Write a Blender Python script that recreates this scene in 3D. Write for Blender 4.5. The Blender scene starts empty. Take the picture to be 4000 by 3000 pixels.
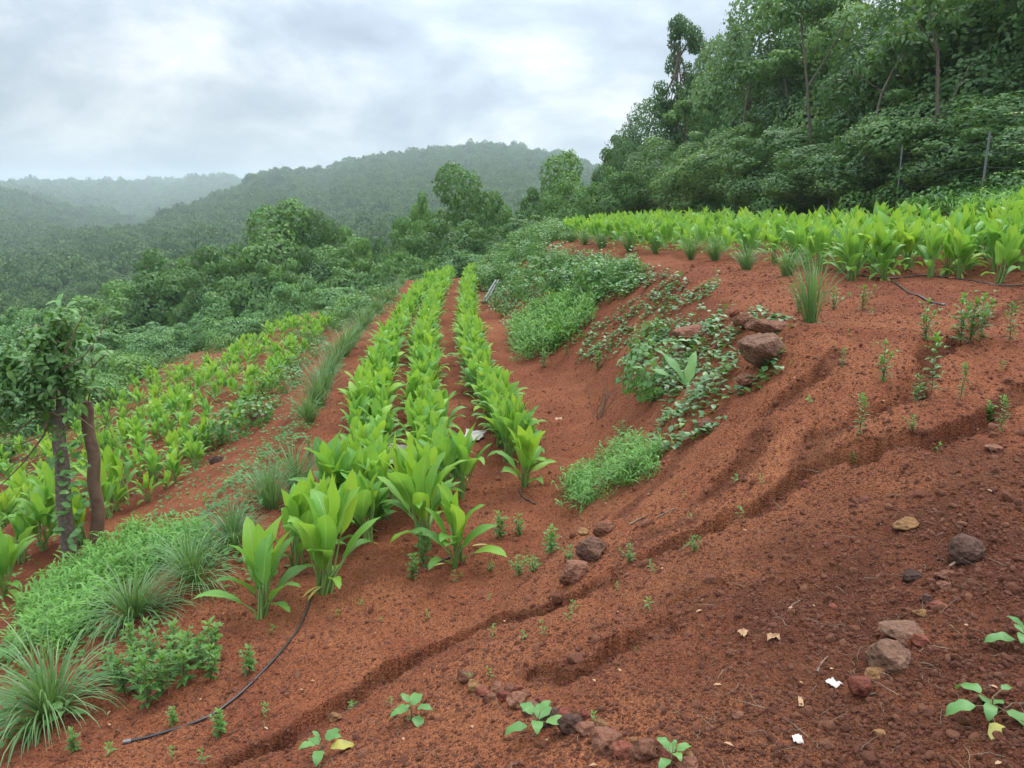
import bpy, math, random
import numpy as np
sc = bpy.context.scene
C = sc.collection
R = math.radians
rng = np.random.default_rng(7)
random.seed(7)
# ------------------------------------------------------------------ camera model
PITCH, F = R(12.9), 788.0
CP, SP = math.cos(PITCH), math.sin(PITCH)
S = 1024 / 2212.0            # the photo was measured at 2212 px width

def ray(u, v):
    r = (np.asarray(u, float) * S - 512) / F
    up = (384 - np.asarray(v, float) * S) / F
    return r, CP + SP * up, -SP + CP * up

def W(u, v, z):
    a, b, c = ray(u, v)
    t = z / c
    return float(a * t), float(b * t)

def project(P):
    P = np.asarray(P, float)
    d = P[..., 1] * CP - P[..., 2] * SP
    up = P[..., 1] * SP + P[..., 2] * CP
    d = np.where(d > 0.05, d, 0.05)
    return (512 + F * P[..., 0] / d) / S, (384 - F * up / d) / S, d

cam = bpy.data.objects.new('camera', bpy.data.cameras.new('camera'))
C.objects.link(cam)
cam.location = (0, 0, 0)
cam.rotation_euler = (R(90) - PITCH, 0, 0)
cam.data.sensor_width = 36
cam.data.lens = 36 * F / 1024
cam.data.clip_end = 20000
cam.data.clip_start = 0.05
sc.camera = cam

# ------------------------------------------------------------------ noise
_perm = np.random.default_rng(11).permutation(512)
_perm = np.concatenate([_perm, _perm, _perm])
_ang = np.random.default_rng(12).random(512) * 2 * np.pi
_gx, _gy = np.cos(_ang), np.sin(_ang)

def perlin(x, y):
    xi = np.floor(x).astype(np.int64); yi = np.floor(y).astype(np.int64)
    xf = x - xi; yf = y - yi
    xi &= 511; yi &= 511
    def g(ix, iy, fx, fy):
        h = _perm[_perm[ix & 511] + (iy & 511)]
        return _gx[h] * fx + _gy[h] * fy
    u = xf * xf * xf * (xf * (xf * 6 - 15) + 10); w = yf * yf * yf * (yf * (yf * 6 - 15) + 10)
    a = g(xi, yi, xf, yf); b = g(xi + 1, yi, xf - 1, yf)
    c = g(xi, yi + 1, xf, yf - 1); d = g(xi + 1, yi + 1, xf - 1, yf - 1)
    return (a + u * (b - a)) * (1 - w) + (c + u * (d - c)) * w

def fbm(x, y, o=4, lac=2.03, gain=0.5):
    s = 0; amp = 1
    for k in range(o):
        s = s + amp * perlin(x + 17.3 * k, y - 9.1 * k)
        x = x * lac; y = y * lac; amp *= gain
    return s

def sm(a, b, x):
    t = np.clip((x - a) / (b - a), 0, 1)
    return t * t * (3 - 2 * t)

# ------------------------------------------------------------------ terrain
# one row per station: y, then the (x, z) of each break line from left to right
ST = [
 (-8,  [(-40,-9),(-14,-7),(-11,-6),(-8,-5),(-7,-4.4),(-5,-3.8),(-3.2,-2.6),(-1.6,-2.0),(1.2,-1.5),(7,-0.9),(13,0.0),(22,2.5),(45,7)]),
 (0,   [(-40,-9),(-14,-7),(-11,-6),(-8,-5.1),(-7,-4.5),(-5,-3.9),(-3.0,-2.75),(-1.4,-2.1),(1.4,-1.45),(7,-1.0),(13,0.0),(22,2.5),(45,7)]),
 (2.1, [(-40,-9),(-14,-7),(-11,-6),(-8,-5.1),(-7,-4.5),(-5,-3.95),(-2.9,-2.85),(-1.3,-2.35),(1.6,-1.6),(7,-1.1),(13,0.0),(22,2.5),(45,7)]),
 (3.6, [(-40,-9),(-14,-7),(-11,-6),(-8,-5.1),(-7,-4.5),(-5,-4.0),(-2.8,-3.05),(-1.0,-2.78),(2.3,-1.55),(7,-1.15),(13,0.0),(22,2.5),(45,7)]),
 (5.3, [(-40,-9),(-14,-7),(-11,-6),(-8,-5.0),(-6.8,-4.3),(-5,-4.0),(-2.82,-3.08),(-0.3,-2.98),(2.5,-1.3),(7,-1.1),(13,0.0),(22,2.5),(45,7)]),
 (6.8, [(-40,-9),(-14,-6.8),(-11,-6),(-7.6,-5.0),(-6.7,-4.15),(-5,-4.0),(-2.78,-3.06),(0.38,-3.0),(2.5,-1.05),(7,-1.05),(12.5,-0.1),(22,2.5),(45,7)]),
 (9,   [(-40,-9),(-14,-6.6),(-11,-5.8),(-7.5,-5.0),(-6.6,-4.1),(-5.02,-4.0),(-2.7,-3.05),(0.95,-3.0),(2.55,-1.08),(6.5,-1.0),(12,-0.1),(22,2.5),(45,7)]),
 (11.5,[(-40,-9),(-14,-6.4),(-11,-5.6),(-7.7,-5.0),(-6.8,-4.1),(-4.95,-4.0),(-3.0,-3.05),(1.25,-3.0),(2.8,-1.1),(6.5,-0.95),(12,-0.05),(22,2.5),(45,7)]),
 (15,  [(-40,-9),(-15,-6.3),(-11,-5.4),(-8,-5.0),(-7.0,-4.1),(-4.95,-4.0),(-3.4,-3.05),(0.5,-3.0),(2.7,-1.1),(7,-0.95),(11.6,0.0),(22,2.7),(45,8)]),
 (19,  [(-40,-9),(-15,-6.2),(-11.4,-5.4),(-8.2,-5.0),(-7.4,-4.1),(-5.3,-4.0),(-3.7,-3.05),(-0.05,-3.0),(2.8,-1.15),(7.5,-0.95),(11.2,0.0),(22,3),(45,9)]),
 (26,  [(-40,-9),(-16,-6.4),(-12.5,-5.5),(-9,-5.05),(-8.2,-4.1),(-6.0,-4.0),(-4.1,-3.05),(-0.7,-3.0),(1.4,-1.2),(7.5,-0.9),(11.2,-0.1),(22,3),(45,9)]),
 (33,  [(-40,-9.5),(-17,-6.8),(-14,-6),(-9.8,-5.4),(-9,-4.5),(-6.6,-4.2),(-4.5,-3.1),(-1.2,-3.0),(1.0,-1.3),(7.5,-0.9),(11,-0.2),(22,3),(45,9)]),
 (40,  [(-40,-10),(-18,-7.5),(-15,-6.8),(-11,-6.3),(-9.5,-5.8),(-7,-5.2),(-4.8,-4.0),(-1.4,-3.6),(0.9,-1.6),(6.5,-1.0),(10,-0.3),(22,3),(45,9)]),
 (52,  [(-40,-11),(-20,-9),(-16,-8.4),(-12,-8),(-10,-7.6),(-8,-7),(-5,-6.2),(-1.6,-5.6),(1,-4),(6,-2.6),(10,-1.4),(22,2),(45,8)]),
 (85,  [(-40,-14),(-22,-13),(-18,-12),(-14,-11.5),(-11,-11),(-9,-10.5),(-6,-10),(-2,-9),(2,-8),(6,-7),(10,-5),(22,-1),(45,5)]),
]
SY = np.array([s[0] for s in ST], float)
SX = np.array([[p[0] for p in s[1]] for s in ST], float)
SZ = np.array([[p[1] for p in s[1]] for s in ST], float)

def Hn0(x, y):
    x = np.asarray(x, float); y = np.asarray(y, float)
    sh = x.shape; x = x.ravel(); y = y.ravel()
    yc = np.clip(y, SY[0], SY[-1] - 1e-6)
    i = np.clip(np.searchsorted(SY, yc, side='right') - 1, 0, len(SY) - 2)
    t = (yc - SY[i]) / (SY[i + 1] - SY[i])
    z = np.zeros_like(x)
    K = SX.shape[1]
    bx = [SX[i, k] * (1 - t) + SX[i + 1, k] * t for k in range(K)]
    bz = [SZ[i, k] * (1 - t) + SZ[i + 1, k] * t for k in range(K)]
    z = np.where(x <= bx[0], bz[0] + 0.12 * (x - bx[0]) * 0.5, 0)
    for k in range(K - 1):
        m = (x > bx[k]) & (x <= bx[k + 1])
        w = (x - bx[k]) / np.maximum(bx[k + 1] - bx[k], 1e-4)
        z = np.where(m, bz[k] + (bz[k + 1] - bz[k]) * w, z)
    z = np.where(x > bx[-1], bz[-1] + 0.1 * (x - bx[-1]), z)
    return z.reshape(sh)

# far ground: for each column of the photo (r, v of the canopy) pairs; ground lies a crown height below
FT = {
 -200:[(60,690),(100,640),(200,590),(330,560),(450,510),(700,440),(900,400),(1150,430),(1700,415),(2600,440)],
 0:   [(60,690),(100,640),(200,590),(330,560),(450,520),(700,462),(900,414),(1150,425),(1700,405),(2600,440)],
 200: [(60,690),(100,640),(200,575),(300,530),(400,497),(520,525),(900,458),(1100,455),(1700,404),(2600,440)],
 300: [(60,680),(100,625),(200,565),(300,525),(400,494),(560,500),(900,482),(1150,470),(1700,403),(2600,440)],
 400: [(60,670),(100,615),(200,560),(400,490),(600,445),(750,480),(1200,450),(1700,404),(2200,403),(2600,440)],
 500: [(60,660),(100,605),(200,550),(400,480),(700,415),(850,450),(1300,430),(1700,392),(2000,392),(2600,440)],
 560: [(60,650),(100,600),(200,545),(400,475),(790,377),(950,400),(1300,420),(1700,420),(2000,430),(2600,440)],
 640: [(60,645),(100,600),(200,545),(400,475),(830,371),(1000,400),(1300,420),(1700,430),(2000,430),(2600,440)],
 700: [(60,640),(100,600),(200,540),(400,470),(870,369),(1000,390),(1300,420),(1700,430),(2000,430),(2600,440)],
 760: [(60,630),(100,590),(200,530),(400,460),(900,352),(1100,380),(1300,420),(1700,430),(2000,430),(2600,440)],
 830: [(60,620),(100,580),(200,520),(400,450),(930,337),(1100,370),(1300,420),(1700,430),(2000,430),(2600,440)],
 960: [(60,600),(100,560),(200,510),(400,440),(960,323),(1100,350),(1300,420),(1700,430),(2000,430),(2600,440)],
 1060:[(60,580),(100,545),(200,500),(400,435),(980,315),(1100,340),(1300,420),(1700,430),(2000,430),(2600,440)],
 1130:[(60,560),(100,530),(200,490),(400,430),(980,321),(1100,350),(1300,420),(1700,430),(2000,430),(2600,440)],
 1200:[(60,540),(100,520),(200,480),(400,430),(960,338),(1100,370),(1300,420),(1700,430),(2000,430),(2600,440)],
 1320:[(60,500),(100,480),(200,460),(400,420),(900,365),(1100,400),(1300,420),(1700,430),(2000,430),(2600,440)],
 1700:[(60,400),(100,390),(200,380),(400,390),(700,400),(1100,410),(1300,420),(1700,430),(2000,430),(2600,440)],
}
FU = np.array(sorted(FT), float)
FAZ = np.arctan((FU * S - 512) / F * CP)
FR = np.array([[p[0] for p in FT[int(u)]] for u in FU], float)
_fz = []
for u in FU:
    row = []
    for r, v in FT[int(u)]:
        a, b, c = ray(u, v)
        row.append(float(r * c / math.hypot(a, b)) - (4 + 2.5 * min(1, r / 150)))
    _fz.append(row)
FZ = np.array(_fz)

def Hf(x, y):
    x = np.asarray(x, float); y = np.asarray(y, float)
    r = np.hypot(x, y); az = np.arctan2(x, y)
    azc = np.clip(az, FAZ[0], FAZ[-1] - 1e-9)
    i = np.clip(np.searchsorted(FAZ, azc, side='right') - 1, 0, len(FAZ) - 2)
    t = (azc - FAZ[i]) / (FAZ[i + 1] - FAZ[i]); t = t * t * (3 - 2 * t)
    K = FR.shape[1]
    br = [FR[i, k] * (1 - t) + FR[i + 1, k] * t for k in range(K)]
    bz = [FZ[i, k] * (1 - t) + FZ[i + 1, k] * t for k in range(K)]
    z = bz[0] + 0 * r
    for k in range(K - 1):
        m = (r > br[k]) & (r <= br[k + 1])
        w = (r - br[k]) / (br[k + 1] - br[k])
        if k in (4, 8): w = w * w * (3 - 2 * w)
        z = np.where(m, bz[k] + (bz[k + 1] - bz[k]) * w, z)
    z = np.where(r > br[-1], bz[-1], z)
    # settle to a gentle level behind the camera and out of view
    side = sm(R(70), R(110), np.abs(az))
    return z * (1 - side) + (-12.0) * side

def Hs(x, y):
    """smooth ground"""
    x = np.asarray(x, float); y = np.asarray(y, float)
    r = np.hypot(x, y)
    if r.ndim and r.size > 5000:
        z = np.zeros_like(r); m = r < 85
        z[m] = _Hs(x[m], y[m], r[m]); z[~m] = Hf(x[~m], y[~m]); return z
    return _Hs(x, y, r)

def _Hs(x, y, r):
    d = 0.12 + 0.012 * np.clip(r, 0, 60)
    z = (2 * Hn0(x, y) + Hn0(x + d, y) + Hn0(x - d, y) + Hn0(x, y + 2.2 * d) + Hn0(x, y - 2.2 * d)) / 6
    w = sm(46, 85, r)
    return z * (1 - w) + Hf(x, y) * w

# rills cut into the bare slope: display polylines, width (m), depth (m)
RILLS = [
 ([(2212,835),(2120,905),(1980,948),(1880,968),(1800,985),(1740,1010),(1700,1040),(1640,1085),(1560,1120),(1450,1165),(1380,1210)], .085, .15),
 ([(1750,940),(1820,925),(1890,885),(1965,862),(1995,820),(2010,770),(2080,740)], .075, .15),
 ([(1810,760),(1770,800),(1700,850),(1655,890)], .09, .12),
 ([(1640,930),(1600,1000),(1560,1040),(1520,1075)], .11, .12),
 ([(1330,1240),(1240,1285),(1150,1310),(1060,1335),(980,1375),(900,1415),(830,1450),(760,1500),(660,1560),(560,1610),(430,1665)], .09, .14),
 ([(1560,1265),(1500,1290),(1450,1330)], .05, .08),
 ([(1470,1345),(1400,1370),(1340,1395),(1290,1430),(1230,1450),(1150,1445)], .08, .13),
 ([(1740,1000),(1760,950),(1800,935)], .12, .07),
 ([(1700,1660),(1740,1560),(1780,1530)], .05, .03),
 ([(2212,640),(2120,700),(2060,740),(1990,760)], .06, .06),
 ([(1560,880),(1480,960),(1420,1040),(1340,1110)], .07, .05),
 ([(1360,1180),(1400,1150),(1480,1120)], .12, .06),
]
_trail = []

def march(u, v, t0=1.0, t1=130.0, n=420):
    u = np.atleast_1d(np.asarray(u, float)); v = np.atleast_1d(np.asarray(v, float))
    a, b, c = ray(u, v)
    ts = np.geomspace(t0, t1, n)[:, None]
    below = c * ts <= Hs(a * ts, b * ts)
    k = np.where(below.any(0), below.argmax(0), n - 1); k = np.maximum(k, 1)
    lo = ts[k - 1, 0]; hi = ts[k, 0]
    for _ in range(10):
        mid = (lo + hi) / 2; bl = c * mid <= Hs(a * mid, b * mid)
        hi = np.where(bl, mid, hi); lo = np.where(bl, lo, mid)
    return np.stack([a * hi, b * hi, c * hi], -1)

def G(u, v):
    p = march([u], [v])[0]
    return float(p[0]), float(p[1])

RL = []
for pts, w, dpt in RILLS:
    g = march([p[0] for p in pts], [p[1] for p in pts])[:, :2]
    RL.append((g, w, dpt))

def segdist(x, y, g):
    best = np.full(x.shape, 1e9); side = np.zeros(x.shape)
    tot = np.zeros(x.shape); L = 0
    for k in range(len(g) - 1):
        a, b = g[k], g[k + 1]
        d = b - a; l2 = max((d ** 2).sum(), 1e-9)
        t = np.clip(((x - a[0]) * d[0] + (y - a[1]) * d[1]) / l2, 0, 1)
        dx = x - a[0] - t * d[0]; dy = y - a[1] - t * d[1]
        q = np.hypot(dx, dy); m = q < best
        best = np.where(m, q, best)
        side = np.where(m, np.sign(dx * d[1] - dy * d[0]), side)
        tot = np.where(m, L + t * math.sqrt(l2), tot)
        L += math.sqrt(l2)
    return best, side, tot, L

def detail(x, y):
    """small relief of the bare soil near the camera"""
    r = np.hypot(x, y)
    near = 1 - sm(14, 40, r)
    wx = x + .10 * perlin(x * 3.3, y * 3.3) + 0.05 * perlin(x * 9, y * 9) + .03 * perlin(x * 31, y * 31); wy = y + .10 * perlin(x * 3.3 + 20, y * 3.3) + 0.05 * perlin(x * 9 + 40, y * 9) + .03 * perlin(x * 31 + 7, y * 31)
    z = 0.045 * fbm(x * 0.9, y * 0.9, 3) + 0.03 * fbm(x * 3.1 + 5, y * 3.1, 3)
    clod = np.clip(fbm(x * 13, y * 13, 3), -.3, 1)
    rough = 0.35 + 0.9 * sm(-.2, .6, perlin(x * .7 + 3, y * .7 + 8)) + 1.1 * sm(0.3, 1.6, x) * (1 - sm(5, 7, y)) * (1 - sm(2.6, 4.2, y) * .7)
    z = z + near * rough * (0.014 * clod + 0.007 * fbm(x * 36, y * 36, 2))
    for g, w, dpt in RL:
        lo = g.min(0) - 4 * w; hi = g.max(0) + 4 * w
        m = (x > lo[0]) & (x < hi[0]) & (y > lo[1]) & (y < hi[1])
        if not m.any(): continue
        q, s, tt, L = segdist(wx[m], wy[m], g)
        ends = sm(0, .35, tt) * (1 - sm(L - .35, L, tt)) 
        ww = w * (1 + .5 * perlin(tt * 2.3 + L, tt * 0 + 1.7) + .35 * perlin(tt * 9 + L, tt * 0 + 4.2))
        # steep uphill wall, gentler lower side
        cut = np.where(s > 0, 1 - sm(ww * .5, ww * .85, q), 1 - sm(ww * .5, ww * 1.9, q))
        z[m] -= dpt * (0.4 + .6 * ends) * cut * (ends > 0) * (.75 + .8 * perlin(tt * 4, tt * 0 + 9))
    return z

def H(x, y):
    x = np.asarray(x, float); y = np.asarray(y, float)
    sh = x.shape
    xx = np.atleast_1d(x).ravel(); yy = np.atleast_1d(y).ravel()
    z = Hs(xx, yy)
    m = np.hypot(xx, yy) < 60
    if m.any(): z[m] = z[m] + detail(xx[m], yy[m])
    m2 = ~m
    if m2.any(): z[m2] += 1.2 * fbm(xx[m2] / 40, yy[m2] / 40, 3) * sm(60, 160, np.hypot(xx[m2], yy[m2])) * (1 + 2 * sm(200, 800, np.hypot(xx[m2], yy[m2])))
    return z.reshape(sh)

def Hp(x, y):
    return float(H(np.array([x]), np.array([y]))[0])

# ------------------------------------------------------------------ mesh helpers
def mesh_np(name, V, Fs, mats=(), tint=None, uv=None, smooth=True, matidx=None):
    """V (n,3); Fs list of (m,k) int arrays"""
    me = bpy.data.meshes.new(name)
    V = np.ascontiguousarray(V, np.float32)
    me.vertices.add(len(V)); me.vertices.foreach_set('co', V.ravel())
    Fs = [np.asarray(f, np.int32) for f in Fs if len(f)]
    nl = sum(f.size for f in Fs); nf = sum(len(f) for f in Fs)
    me.loops.add(nl); me.polygons.add(nf)
    vi = np.concatenate([f.ravel() for f in Fs])
    ks = np.concatenate([np.full(len(f), f.shape[1], np.int32) for f in Fs])
    st = np.zeros(nf, np.int32); st[1:] = np.cumsum(ks)[:-1]
    me.loops.foreach_set('vertex_index', vi)
    me.polygons.foreach_set('loop_start', st)
    if matidx is not None: me.polygons.foreach_set('material_index', np.asarray(matidx, np.int32))
    me.polygons.foreach_set('use_smooth', np.full(nf, smooth))
    me.update(calc_edges=True)
    if tint is not None:
        a = me.attributes.new('tint', 'FLOAT', 'POINT'); a.data.foreach_set('value', np.asarray(tint, np.float32))
    if uv is not None:
        l = me.uv_layers.new(name='UVMap'); l.data.foreach_set('uv', np.asarray(uv, np.float32)[vi].ravel())
    for m in mats: me.materials.append(m)
    return me

def link(name, me, parent=None, loc=None, rot=None, scale=None):
    o = bpy.data.objects.new(name, me); C.objects.link(o)
    if parent is not None: o.parent = parent
    if loc is not None: o.location = loc
    if rot is not None: o.rotation_euler = rot
    if scale is not None: o.scale = (scale,) * 3 if np.isscalar(scale) else scale
    return o

def tag(o, label=None, cat=None, group=None, kind=None):
    if label: o['label'] = label
    if cat: o['category'] = cat
    if group: o['group'] = group
    if kind: o['kind'] = kind
    return o

def empty(name, loc, rz=0, scale=1, rot=None):
    o = bpy.data.objects.new(name, None); C.objects.link(o)
    o.location = loc; o.rotation_euler = rot or (0, 0, rz); o.scale = (scale,) * 3
    o.empty_display_size = .1
    return o

def copy_tree(o, parent=None):
    c = o.copy(); C.objects.link(c); c.parent = parent
    for ch in o.children: copy_tree(ch, c)
    return c

class MB:
    def __init__(s): s.V = []; s.F = {}; s.T = []; s.U = []; s.n = 0
    def add(s, V, F, tint=0.5, uv=None):
        V = np.asarray(V, float)
        for f in (F if isinstance(F, list) else [F]):
            f = np.asarray(f, int)
            if len(f): s.F.setdefault(f.shape[1], []).append(f + s.n)
        s.V.append(V); s.T.append(np.broadcast_to(np.asarray(tint, float), (len(V),)).copy())
        s.U.append(np.zeros((len(V), 2)) if uv is None else uv); s.n += len(V)
    def mesh(s, name, mats, smooth=True):
        return mesh_np(name, np.concatenate(s.V), [np.concatenate(f) for f in s.F.values()], mats, np.concatenate(s.T), np.concatenate(s.U), smooth)

def tube(mb, pts, rad, k=6, tint=0.5, cap=True):
    pts = np.asarray(pts, float); n = len(pts)
    rad = np.broadcast_to(np.asarray(rad, float), (n,))
    T = np.gradient(pts, axis=0); T /= np.maximum(np.linalg.norm(T, axis=1, keepdims=True), 1e-9)
    ref = np.array([0.31, 0.17, 0.93]) if abs(T[0][2]) < .9 else np.array([1.0, .1, .05])
    A = np.cross(T, ref); A /= np.maximum(np.linalg.norm(A, axis=1, keepdims=True), 1e-9)
    B = np.cross(T, A)
    an = np.arange(k) * 2 * np.pi / k
    V = pts[:, None] + rad[:, None, None] * (np.cos(an)[None, :, None] * A[:, None] + np.sin(an)[None, :, None] * B[:, None])
    V = V.reshape(-1, 3)
    i = np.arange(n - 1)[:, None] * k; j = np.arange(k)[None]; j2 = (j + 1) % k
    F = np.stack([i + j, i + j2, i + k + j2, i + k + j], -1).reshape(-1, 4)
    ln = np.concatenate([[0], np.cumsum(np.linalg.norm(np.diff(pts, axis=0), axis=1))])
    uv = np.stack([np.repeat(ln, k), np.tile(np.arange(k) / k, n)], -1)
    mb.add(V, F, tint, uv)
    if cap:
        V2 = np.vstack([V[-k:], pts[-1:] + T[-1:] * rad[-1] * .3]); 
        F2 = np.array([[q, (q + 1) % k, k] for q in range(k)])
        mb.add(V2, F2, tint)

def rot_axis(v, ax, a):
    ax = ax / np.linalg.norm(ax)
    return v * math.cos(a) + np.cross(ax, v) * math.sin(a) + ax * (ax @ v) * (1 - math.cos(a))
# ------------------------------------------------------------------ materials
def mat(name):
    m = bpy.data.materials.new(name); m.use_nodes = True
    nt = m.node_tree; nt.nodes.clear()
    out = nt.nodes.new('ShaderNodeOutputMaterial')
    return m, nt, out

def nd(nt, t, **kw):
    n = nt.nodes.new(t)
    for k, v in kw.items():
        if k.startswith('i_'): n.inputs[k[2:].replace('_', ' ')].default_value = v
        else: setattr(n, k, v)
    return n

def mixc(nt, fac, a, b, mode='MIX'):
    n = nt.nodes.new('ShaderNodeMix'); n.data_type = 'RGBA'; n.blend_type = mode
    for sock, val in ((n.inputs[0], fac), (n.inputs[6], a), (n.inputs[7], b)):
        if hasattr(val, 'is_linked'): nt.links.new(val, sock)
        elif isinstance(val, (tuple, list)): sock.default_value = (*val, 1) if len(val) == 3 else val
        else: sock.default_value = val
    return n.outputs[2]

def mth(nt, op, a, b=None, c=None):
    n = nt.nodes.new('ShaderNodeMath'); n.operation = op
    for i, v in enumerate((a, b, c)):
        if v is None: continue
        if hasattr(v, 'is_linked'): nt.links.new(v, n.inputs[i])
        else: n.inputs[i].default_value = v
    return n.outputs[0]

def ramp(nt, fac, stops):
    n = nt.nodes.new('ShaderNodeValToRGB'); cr = n.color_ramp
    while len(cr.elements) < len(stops): cr.elements.new(.5)
    for e, (p, c) in zip(cr.elements, stops):
        e.position = p; e.color = (*c, 1) if len(c) == 3 else c
    nt.links.new(fac, n.inputs[0]); return n.outputs[0]

def noise(nt, scale, detail=4, rough=.55, vec=None, dist=0):
    n = nt.nodes.new('ShaderNodeTexNoise'); n.inputs['Scale'].default_value = scale
    n.inputs['Detail'].default_value = detail; n.inputs['Roughness'].default_value = rough; n.inputs['Distortion'].default_value = dist
    if vec is not None: nt.links.new(vec, n.inputs['Vector'])
    return n.outputs[0]

def leaf_mat(name, dark, light, young=None, trans=.35, rough=.45, veins=0, spec=.4, old=None, ov=.18, ns=1.1):
    """green leaf: albedo between dark and light by the leaf's own tint; thin, so light passes through"""
    m, nt, out = mat(name); L = nt.links
    at = nd(nt, 'ShaderNodeAttribute', attribute_name='tint').outputs['Fac']
    oi = nd(nt, 'ShaderNodeObjectInfo').outputs['Random']
    g = nd(nt, 'ShaderNodeNewGeometry')
    nz = noise(nt, ns, 3, .55, g.outputs['Position'])
    f = mth(nt, 'ADD', mth(nt, 'MULTIPLY', at, .75), mth(nt, 'ADD', mth(nt, 'MULTIPLY', mth(nt, 'SUBTRACT', oi, .0 if ov < .2 else .5), ov), mth(nt, 'MULTIPLY', mth(nt, 'SUBTRACT', nz, .5), .5)))
    stops = [(0.05, dark), (.6, light)] + ([(.95, young)] if young else [])
    if old: stops = [(0, old)] + [(.12, dark), (.6, light)] + ([(.95, young)] if young else [])
    col = ramp(nt, f, stops)
    nrm = None
    if veins:
        uv = nd(nt, 'ShaderNodeUVMap').outputs[0]
        sx = nd(nt, 'ShaderNodeSeparateXYZ'); L.new(uv, sx.inputs[0])
        s = mth(nt, 'MULTIPLY', mth(nt, 'ABSOLUTE', mth(nt, 'SUBTRACT', sx.outputs[1], .5)), 2)
        ph = mth(nt, 'SUBTRACT', mth(nt, 'MULTIPLY', sx.outputs[0], 150), mth(nt, 'MULTIPLY', s, 26))
        w = mth(nt, 'SINE', ph)
        mid = mth(nt, 'LESS_THAN', s, .07)
        col = mixc(nt, mth(nt, 'MULTIPLY', mth(nt, 'ADD', w, 1), .09), col, (.02, .06, .01))
        col = mixc(nt, mth(nt, 'MULTIPLY', mid, .45), col, (.42, .55, .16))
        b = nd(nt, 'ShaderNodeBump'); b.inputs['Strength'].default_value = .35; b.inputs['Distance'].default_value = .004
        L.new(w, b.inputs['Height']); nrm = b.outputs[0]
    p = nd(nt, 'ShaderNodeBsdfPrincipled'); L.new(col, p.inputs['Base Color'])
    p.inputs['Roughness'].default_value = rough; p.inputs['Specular IOR Level'].default_value = spec
    if nrm: L.new(nrm, p.inputs['Normal'])
    if trans:
        t = nd(nt, 'ShaderNodeBsdfTranslucent')
        L.new(mixc(nt, .55, col, (.5, .75, .08), 'MULTIPLY') if False else mixc(nt, .3, col, (.35, .55, .03)), t.inputs['Color'])
        mx = nd(nt, 'ShaderNodeMixShader'); mx.inputs[0].default_value = trans
        L.new(p.outputs[0], mx.inputs[1]); L.new(t.outputs[0], mx.inputs[2]); L.new(mx.outputs[0], out.inputs[0])
    else: L.new(p.outputs[0], out.inputs[0])
    return m

def rock_mat(name, stops, bump=.03, scale=1.0, rough=.95):
    m, nt, out = mat(name); L = nt.links
    tc = nd(nt, 'ShaderNodeTexCoord').outputs['Object']
    oi = nd(nt, 'ShaderNodeObjectInfo').outputs['Random']
    n1 = noise(nt, 9 * scale, 6, .65, tc, .3); n2 = noise(nt, 45 * scale, 4, .6, tc)
    f = mth(nt, 'ADD', mth(nt, 'MULTIPLY', n1, .75), mth(nt, 'ADD', mth(nt, 'MULTIPLY', n2, .35), mth(nt, 'MULTIPLY', mth(nt, 'SUBTRACT', oi, .6), .22)))
    col = ramp(nt, f, stops)
    vo = nd(nt, 'ShaderNodeTexVoronoi', feature='F1'); vo.inputs['Scale'].default_value = 38 * scale; L.new(tc, vo.inputs['Vector'])
    h = mth(nt, 'ADD', mth(nt, 'MULTIPLY', n2, 1.0), mth(nt, 'MULTIPLY', vo.outputs['Distance'], .8))
    b = nd(nt, 'ShaderNodeBump'); b.inputs['Strength'].default_value = .9; b.inputs['Distance'].default_value = bump; L.new(h, b.inputs['Height'])
    p = nd(nt, 'ShaderNodeBsdfPrincipled'); L.new(col, p.inputs['Base Color']); L.new(b.outputs[0], p.inputs['Normal'])
    p.inputs['Roughness'].default_value = rough; p.inputs['Specular IOR Level'].default_value = .3
    L.new(p.outputs[0], out.inputs[0]); return m

def plain_mat(name, col, rough=.6, col2=None, scale=8, metal=0, spec=.4):
    m, nt, out = mat(name); L = nt.links
    p = nd(nt, 'ShaderNodeBsdfPrincipled')
    tc = nd(nt, 'ShaderNodeTexCoord').outputs['Object']
    n = noise(nt, scale, 5, .6, tc)
    L.new(ramp(nt, n, [(.3, col), (.7, col2 or tuple(c * .6 for c in col))]), p.inputs['Base Color'])
    p.inputs['Roughness'].default_value = rough; p.inputs['Metallic'].default_value = metal; p.inputs['Specular IOR Level'].default_value = spec
    b = nd(nt, 'ShaderNodeBump'); b.inputs['Strength'].default_value = .4; b.inputs['Distance'].default_value = .005; L.new(noise(nt, scale * 5, 3, .6, tc), b.inputs['Height'])
    L.new(b.outputs[0], p.inputs['Normal'])
    L.new(p.outputs[0], out.inputs[0]); return m

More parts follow.
